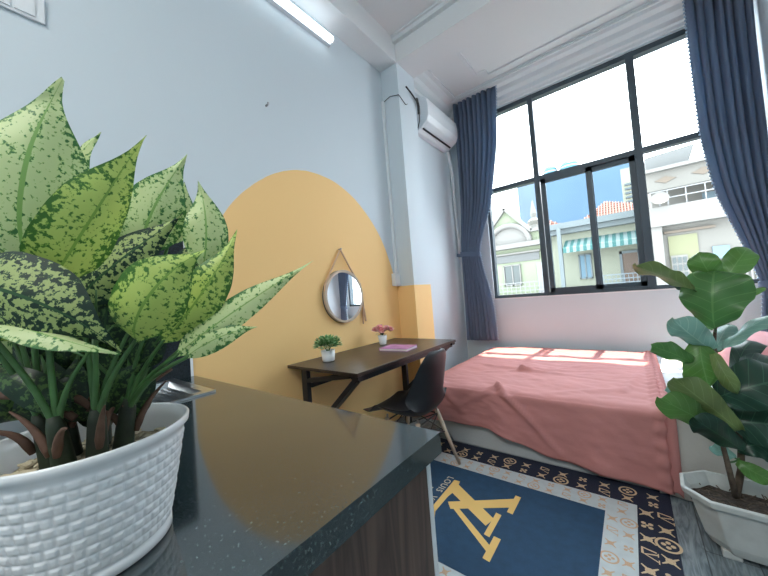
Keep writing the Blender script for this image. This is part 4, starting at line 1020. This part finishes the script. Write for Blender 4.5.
AGLA = [
    ((-0.631, 0.035, 1.224), (-0.6, 0.029, 1.339), (-0.574, 0.071, 1.465), 0.0623, (0.27, 0.94, -0.2), 0),
    ((-0.66, 0.073, 1.293), (-0.637, 0.088, 1.381), (-0.605, 0.112, 1.42), 0.0209, (0.77, 0.43, -0.47), 0),
    ((-0.587, 0.046, 1.183), (-0.51, 0.071, 1.259), (-0.48, 0.135, 1.375), 0.0399, (-0.2, 0.93, -0.32), 1),
    ((-0.621, 0.144, 1.247), (-0.629, 0.135, 1.299), (-0.633, 0.131, 1.35), 0.021, (0.41, 0.9, 0.16), 0),
    ((-0.609, 0.153, 1.237), (-0.593, 0.164, 1.305), (-0.538, 0.204, 1.392), 0.0453, (0.31, 0.85, -0.42), 0),
    ((-0.619, 0.196, 1.259), (-0.588, 0.218, 1.305), (-0.589, 0.216, 1.365), 0.0224, (0.26, 0.93, -0.25), 0),
    ((-0.543, 0.219, 1.21), (-0.527, 0.23, 1.278), (-0.538, 0.218, 1.352), 0.0325, (0.39, 0.92, -0.0), 0),
    ((-0.573, 0.234, 1.202), (-0.552, 0.248, 1.267), (-0.548, 0.25, 1.309), 0.0189, (0.35, 0.91, -0.21), 0),
    ((-0.607, 0.081, 1.169), (-0.569, 0.116, 1.209), (-0.518, 0.185, 1.289), 0.038, (0.43, 0.5, -0.75), 2),
    ((-0.5, 0.117, 1.11), (-0.438, 0.112, 1.181), (-0.421, 0.175, 1.218), 0.0406, (0.33, 0.71, -0.62), 1),
    ((-0.532, 0.155, 1.101), (-0.446, 0.189, 1.161), (-0.446, 0.23, 1.255), 0.0313, (0.43, 0.69, -0.58), 1),
    ((-0.519, 0.166, 1.079), (-0.44, 0.208, 1.135), (-0.378, 0.311, 1.204), 0.0219, (0.38, 0.37, -0.85), 0),
    ((-0.517, 0.23, 1.127), (-0.495, 0.246, 1.155), (-0.454, 0.278, 1.164), 0.0136, (0.41, 0.15, -0.9), 0),
    ((-0.497, 0.171, 1.077), (-0.45, 0.201, 1.11), (-0.424, 0.24, 1.112), 0.0157, (0.32, 0.14, -0.94), 0),
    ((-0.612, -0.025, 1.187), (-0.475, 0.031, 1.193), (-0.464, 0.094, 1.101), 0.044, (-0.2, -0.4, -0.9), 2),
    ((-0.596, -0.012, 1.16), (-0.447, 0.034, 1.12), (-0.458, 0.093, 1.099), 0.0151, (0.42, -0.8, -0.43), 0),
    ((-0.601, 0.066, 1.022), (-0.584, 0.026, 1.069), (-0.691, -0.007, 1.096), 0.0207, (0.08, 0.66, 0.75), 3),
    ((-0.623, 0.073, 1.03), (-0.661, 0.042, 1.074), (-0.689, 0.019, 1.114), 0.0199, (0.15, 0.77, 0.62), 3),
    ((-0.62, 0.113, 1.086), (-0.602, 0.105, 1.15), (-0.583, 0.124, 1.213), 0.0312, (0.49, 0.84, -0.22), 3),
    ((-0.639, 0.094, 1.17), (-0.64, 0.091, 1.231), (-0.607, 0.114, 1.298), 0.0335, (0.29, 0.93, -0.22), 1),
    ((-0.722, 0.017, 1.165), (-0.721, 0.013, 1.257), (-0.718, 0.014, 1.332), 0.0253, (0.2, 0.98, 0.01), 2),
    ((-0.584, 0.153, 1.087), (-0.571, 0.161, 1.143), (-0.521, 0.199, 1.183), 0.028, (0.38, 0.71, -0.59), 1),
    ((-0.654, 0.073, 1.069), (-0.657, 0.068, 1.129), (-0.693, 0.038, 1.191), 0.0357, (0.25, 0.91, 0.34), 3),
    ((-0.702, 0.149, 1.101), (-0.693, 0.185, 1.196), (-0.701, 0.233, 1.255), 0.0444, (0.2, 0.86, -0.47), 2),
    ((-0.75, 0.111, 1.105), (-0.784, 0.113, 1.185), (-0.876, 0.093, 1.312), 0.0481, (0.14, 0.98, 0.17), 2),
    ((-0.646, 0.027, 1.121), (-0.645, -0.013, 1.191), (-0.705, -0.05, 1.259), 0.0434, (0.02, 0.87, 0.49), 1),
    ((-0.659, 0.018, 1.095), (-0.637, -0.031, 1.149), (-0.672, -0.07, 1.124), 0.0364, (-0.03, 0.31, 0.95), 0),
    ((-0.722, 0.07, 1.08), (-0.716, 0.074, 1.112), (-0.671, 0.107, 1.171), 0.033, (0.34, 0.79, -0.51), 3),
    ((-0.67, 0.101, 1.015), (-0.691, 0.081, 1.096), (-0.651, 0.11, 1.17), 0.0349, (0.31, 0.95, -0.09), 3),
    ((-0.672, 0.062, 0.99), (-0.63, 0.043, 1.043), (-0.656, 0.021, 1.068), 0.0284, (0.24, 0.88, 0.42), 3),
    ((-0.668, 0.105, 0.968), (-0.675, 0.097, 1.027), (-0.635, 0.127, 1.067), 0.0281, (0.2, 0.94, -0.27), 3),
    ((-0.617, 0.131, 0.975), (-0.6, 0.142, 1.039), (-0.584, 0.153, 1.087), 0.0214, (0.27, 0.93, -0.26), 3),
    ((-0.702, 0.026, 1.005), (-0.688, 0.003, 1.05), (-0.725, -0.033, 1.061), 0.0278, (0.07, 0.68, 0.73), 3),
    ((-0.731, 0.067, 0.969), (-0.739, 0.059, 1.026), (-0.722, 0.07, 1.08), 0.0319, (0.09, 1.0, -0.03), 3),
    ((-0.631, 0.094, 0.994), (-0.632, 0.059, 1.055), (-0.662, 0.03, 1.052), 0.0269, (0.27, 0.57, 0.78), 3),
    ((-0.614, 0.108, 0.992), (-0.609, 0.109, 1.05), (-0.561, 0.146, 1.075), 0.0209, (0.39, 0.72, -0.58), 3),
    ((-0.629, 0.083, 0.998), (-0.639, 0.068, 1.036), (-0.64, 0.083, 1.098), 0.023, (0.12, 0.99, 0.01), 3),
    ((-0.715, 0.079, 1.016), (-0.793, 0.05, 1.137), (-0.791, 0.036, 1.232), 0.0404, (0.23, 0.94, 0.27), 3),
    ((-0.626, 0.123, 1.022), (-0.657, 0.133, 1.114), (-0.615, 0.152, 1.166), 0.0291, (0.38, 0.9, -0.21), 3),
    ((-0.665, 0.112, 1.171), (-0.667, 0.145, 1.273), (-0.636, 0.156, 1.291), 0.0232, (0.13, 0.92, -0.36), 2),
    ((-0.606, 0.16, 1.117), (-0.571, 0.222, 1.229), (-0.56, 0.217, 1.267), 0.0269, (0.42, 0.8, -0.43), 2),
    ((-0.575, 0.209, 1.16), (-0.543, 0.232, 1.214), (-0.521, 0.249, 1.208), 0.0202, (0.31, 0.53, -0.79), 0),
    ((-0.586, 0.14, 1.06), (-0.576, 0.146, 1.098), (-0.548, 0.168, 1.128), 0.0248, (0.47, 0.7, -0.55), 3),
]
V, Fc, U, FM = [], [], [], []
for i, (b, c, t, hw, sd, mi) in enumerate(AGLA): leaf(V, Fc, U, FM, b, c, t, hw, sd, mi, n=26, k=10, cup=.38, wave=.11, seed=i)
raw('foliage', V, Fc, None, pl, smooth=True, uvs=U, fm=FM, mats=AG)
bm = bmesh.new(); rnd = random.Random(2); crowns = []
for i in range(7):
    a = i*.9; crowns.append((Vector((PX+.035*math.cos(a), PY+.035*math.sin(a), PZ+.125)), Vector((PX+.050*math.cos(a), PY+.050*math.sin(a), PZ+.205))))
for i, (b, c, t, hw, sd, mi) in enumerate(AGLA):
    B_ = Vector(b); s0, s1 = min(crowns, key=lambda q: (q[1]-B_).xy.length)
    pts = bez(s0.lerp(s1, .5), s1+Vector((0, 0, .02)), B_, 8); pts.append(Vector(B_).lerp(Vector(c), .12))
    tube(bm, pts, [.0050-.0003*k for k in range(len(pts))], 7)
rnd = random.Random(12)
for i in range(16):
    s0, s1 = crowns[i % 7]; a = rnd.random()*6.28; e = s1+Vector((.07*math.cos(a), .07*math.sin(a), rnd.uniform(.07, .16)))
    tube(bm, bez(s0.lerp(s1, .6), s1+Vector((0, 0, .04)), e, 7), [.0045, .0042, .004, .0036, .003, .0026, .002, .001], 6)
obj('petioles', bm, M['petiole'], pl, smooth=True)
for s0, s1 in crowns: obj('cane', T(bez(s0-Vector((0, 0, .02)), s0.lerp(s1, .6), s1, 5), [.012, .013, .012, .011, .010, .007], 9), M['darkstem'], pl, smooth=True)
bm = bmesh.new()
for p, q, r_, w_ in (((-.665, .045, .972), (-.648, .075, 1.02), (-.61, .10, 1.035), .003), ((-.69, .04, 1.04), (-.65, .07, 1.045), (-.60, .085, 1.02), .006), ((-.66, .0, 1.05), (-.64, .03, 1.06), (-.60, .07, 1.01), .007), ((-.60, .12, 1.01), (-.60, .16, 1.04), (-.60, .185, 1.05), .004)):
    tube(bm, bez(p, q, r_, 8), [w_*(.5+.5*math.sin(PI*(i+1)/10)) for i in range(9)], 7)
for i, (s0, s1) in enumerate(crowns):
    for q in range(2):
        a = i*1.7+q*2.5; o_ = Vector((math.cos(a), math.sin(a), 0))
        tube(bm, bez(s1+o_*.006-Vector((0, 0, .05)), s1+o_*.018-Vector((0, 0, .01)), s1+o_*.05+Vector((0, 0, .012-.02*q)), 7), [.004, .0055, .005, .0045, .0035, .003, .002, .001], 7)
obj('dry_sheaths', bm, M['dry'], pl, smooth=True)

# ------------------------------------------------------------------ fiddle leaf plant in a stone planter beside the bed
fg = thing('fiddle_leaf_plant', 'fiddle leaf plant in a white chamfered stone planter beside the bed', 'potted plant', (.36, 1.86, 0))
def planter():
    cx, cy, rot = .365, 1.868, -.05
    def octo(hx, hy, ch, z): 
        pts = [(-hx, -hy+ch), (-hx+ch, -hy), (hx-ch, -hy), (hx, -hy+ch), (hx, hy-ch), (hx-ch, hy), (-hx+ch, hy), (-hx, hy-ch)]
        return [Vector((cx+x*math.cos(rot)-y*math.sin(rot), cy+x*math.sin(rot)+y*math.cos(rot), z)) for x, y in pts]
    bm = bmesh.new()
    rows = [octo(.185, .085, .055, .022), octo(.205, .100, .06, .06), octo(.240, .122, .072, .205), octo(.262, .136, .080, .212), octo(.268, .140, .082, .236), octo(.254, .126, .074, .240), octo(.236, .110, .066, .200), octo(.225, .100, .062, .14)]
    vv = [[bm.verts.new(p) for p in r] for r in rows]
    for a, b in zip(vv, vv[1:]):
        for k in range(8): bm.faces.new((a[k], a[(k+1) % 8], b[(k+1) % 8], b[k]))
    bm.faces.new(vv[0][::-1])
    obj('planter', bm, M['stone'], fg, bevel=.004)
    for sx in (-1, 0, 1):
        for sy in (-1, 1):
            bm = bmesh.new(); x, y = sx*.135, sy*.06
            p = (cx+x*math.cos(rot)-y*math.sin(rot), cy+x*math.sin(rot)+y*math.cos(rot))
            box(bm, p[0]-.028, p[0]+.028, p[1]-.02, p[1]+.02, 0, .03, bev=.005); obj('foot', bm, M['stone'], fg)
    bm = bmesh.new(); vs2 = [bm.verts.new(p) for p in octo(.238, .112, .068, .183)]; f = bm.faces.new(vs2)
    bmesh.ops.triangulate(bm, faces=[f]); bmesh.ops.subdivide_edges(bm, edges=bm.edges, cuts=5, use_grid_fill=True)
    for v in bm.verts: v.co.z += .012*noise.noise(v.co*22)
    obj('soil', bm, M['soil'], fg)
    bm = bmesh.new(); rnd = random.Random(9)
    for i in range(110):
        x, y = rnd.uniform(-.2, .2), rnd.uniform(-.09, .09); a = rnd.random()*PI; L = rnd.uniform(.01, .03)
        p = Vector((cx+x, cy+y, .190+rnd.uniform(0, .008))); tube(bm, [p, p+Vector((L*math.cos(a), L*math.sin(a), rnd.uniform(-.004, .008)))], .0022, 5)
    o = obj('mulch_twigs', bm, M['bark'], fg); o['kind'] = 'stuff'
planter()
FIG = [
    ((0.252, 1.837, 0.91), (0.245, 1.783, 1.024), (0.28, 1.888, 1.141), 0.1104, (0.96, -0.28, -0.05), 0),
    ((0.3, 1.932, 1.084), (0.244, 1.854, 1.14), (0.236, 1.889, 1.228), 0.0507, (0.92, -0.21, 0.34), 1),
    ((0.3, 1.932, 1.084), (0.342, 1.93, 1.156), (0.401, 2.019, 1.229), 0.0507, (0.86, -0.22, -0.47), 1),
    ((0.2, 1.816, 1.07), (0.105, 1.673, 1.161), (0.019, 1.541, 1.188), 0.0451, (0.85, -0.47, 0.23), 3),
    ((0.242, 1.858, 0.816), (0.181, 1.762, 0.89), (0.121, 1.693, 0.964), 0.056, (0.87, -0.25, 0.43), 2),
    ((0.248, 1.889, 0.802), (0.283, 1.94, 0.855), (0.329, 2.051, 0.896), 0.0366, (0.92, -0.38, -0.13), 2),
    ((0.195, 1.823, 0.754), (0.091, 1.662, 0.852), (0.04, 1.595, 0.874), 0.0382, (0.7, -0.1, 0.71), 0),
    ((0.203, 1.826, 0.861), (0.179, 1.771, 0.78), (0.21, 1.813, 0.668), 0.0652, (-0.97, -0.25, -0.02), 1),
    ((0.238, 1.829, 0.821), (0.233, 1.712, 0.772), (0.29, 1.799, 0.658), 0.0277, (-0.95, -0.11, -0.28), 3),
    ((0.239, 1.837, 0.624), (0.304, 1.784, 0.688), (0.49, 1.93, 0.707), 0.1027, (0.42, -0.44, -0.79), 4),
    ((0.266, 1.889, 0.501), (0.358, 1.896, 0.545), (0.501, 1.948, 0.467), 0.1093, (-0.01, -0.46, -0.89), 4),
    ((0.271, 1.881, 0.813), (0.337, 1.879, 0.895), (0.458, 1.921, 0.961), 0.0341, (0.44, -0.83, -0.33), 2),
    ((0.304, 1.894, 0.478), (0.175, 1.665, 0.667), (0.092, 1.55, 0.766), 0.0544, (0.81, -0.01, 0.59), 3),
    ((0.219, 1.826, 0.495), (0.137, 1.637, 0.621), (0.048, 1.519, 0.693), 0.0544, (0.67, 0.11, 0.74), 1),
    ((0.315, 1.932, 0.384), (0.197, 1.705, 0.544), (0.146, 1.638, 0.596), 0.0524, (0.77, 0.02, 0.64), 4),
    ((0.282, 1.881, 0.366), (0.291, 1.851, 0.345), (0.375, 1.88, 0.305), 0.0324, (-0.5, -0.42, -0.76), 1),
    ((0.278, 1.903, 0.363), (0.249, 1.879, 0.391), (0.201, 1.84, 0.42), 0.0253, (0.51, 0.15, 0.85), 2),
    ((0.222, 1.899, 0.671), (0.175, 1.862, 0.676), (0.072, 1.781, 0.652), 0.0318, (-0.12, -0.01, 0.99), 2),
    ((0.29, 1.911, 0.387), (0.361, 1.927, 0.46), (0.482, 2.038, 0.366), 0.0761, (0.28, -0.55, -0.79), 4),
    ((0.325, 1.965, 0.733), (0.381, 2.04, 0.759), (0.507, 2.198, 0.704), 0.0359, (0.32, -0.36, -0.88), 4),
    ((0.365, 2.012, 1.0), (0.395, 2.034, 1.036), (0.451, 2.077, 1.052), 0.0134, (0.67, -0.37, -0.64), 1),
    ((0.243, 1.953, 1.018), (0.199, 1.917, 1.074), (0.153, 1.879, 1.102), 0.0254, (0.78, -0.47, 0.42), 4),
    ((0.322, 2.029, 0.657), (0.382, 2.172, 0.819), (0.457, 2.283, 0.772), 0.0479, (0.9, -0.36, -0.25), 4),
]
V, Fc, U, FM = [], [], [], []
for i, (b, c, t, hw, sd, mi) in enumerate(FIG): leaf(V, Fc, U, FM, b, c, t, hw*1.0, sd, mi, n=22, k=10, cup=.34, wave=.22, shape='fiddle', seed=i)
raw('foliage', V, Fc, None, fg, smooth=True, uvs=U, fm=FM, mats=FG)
trunk = [Vector(p) for p in [(0.268, 1.902, 0.201), (0.296, 1.932, 0.305), (0.304, 1.935, 0.409), (0.289, 1.918, 0.557), (0.263, 1.892, 0.686), (0.249, 1.875, 0.834), (0.274, 1.902, 0.998), (0.302, 1.932, 1.11)]]
side = [Vector(p) for p in [(0.268, 1.902, 0.201), (0.251, 1.857, 0.328), (0.239, 1.845, 0.431), (0.224, 1.829, 0.515)]]
obj('trunk', T(trunk, [.0135, .012, .011, .009, .007, .006, .005, .004], 10), M['bark'], fg, smooth=True)
obj('branch', T(side, [.011, .010, .008, .006], 10), M['bark'], fg, smooth=True)
bm = bmesh.new()
allp = []
for pth in (trunk, side):
    for a, b in zip(pth, pth[1:]):
        for k in range(6): allp.append(a.lerp(b, k/6))
for (b, c, t, hw, sd, mi) in FIG:
    bm = bmesh.new(); B_ = Vector(b); q = min([p for p in allp if p.z < B_.z+.03] or allp, key=lambda p: (p-B_).length)
    tube(bm, bez(q, (q+B_)/2+Vector((0, 0, -.01)), B_, 5)+[B_.lerp(Vector(c), .1)], [.004, .004, .0035, .0035, .003, .003, .003], 6); obj('petiole', bm, M['petiole'], fg, smooth=True)
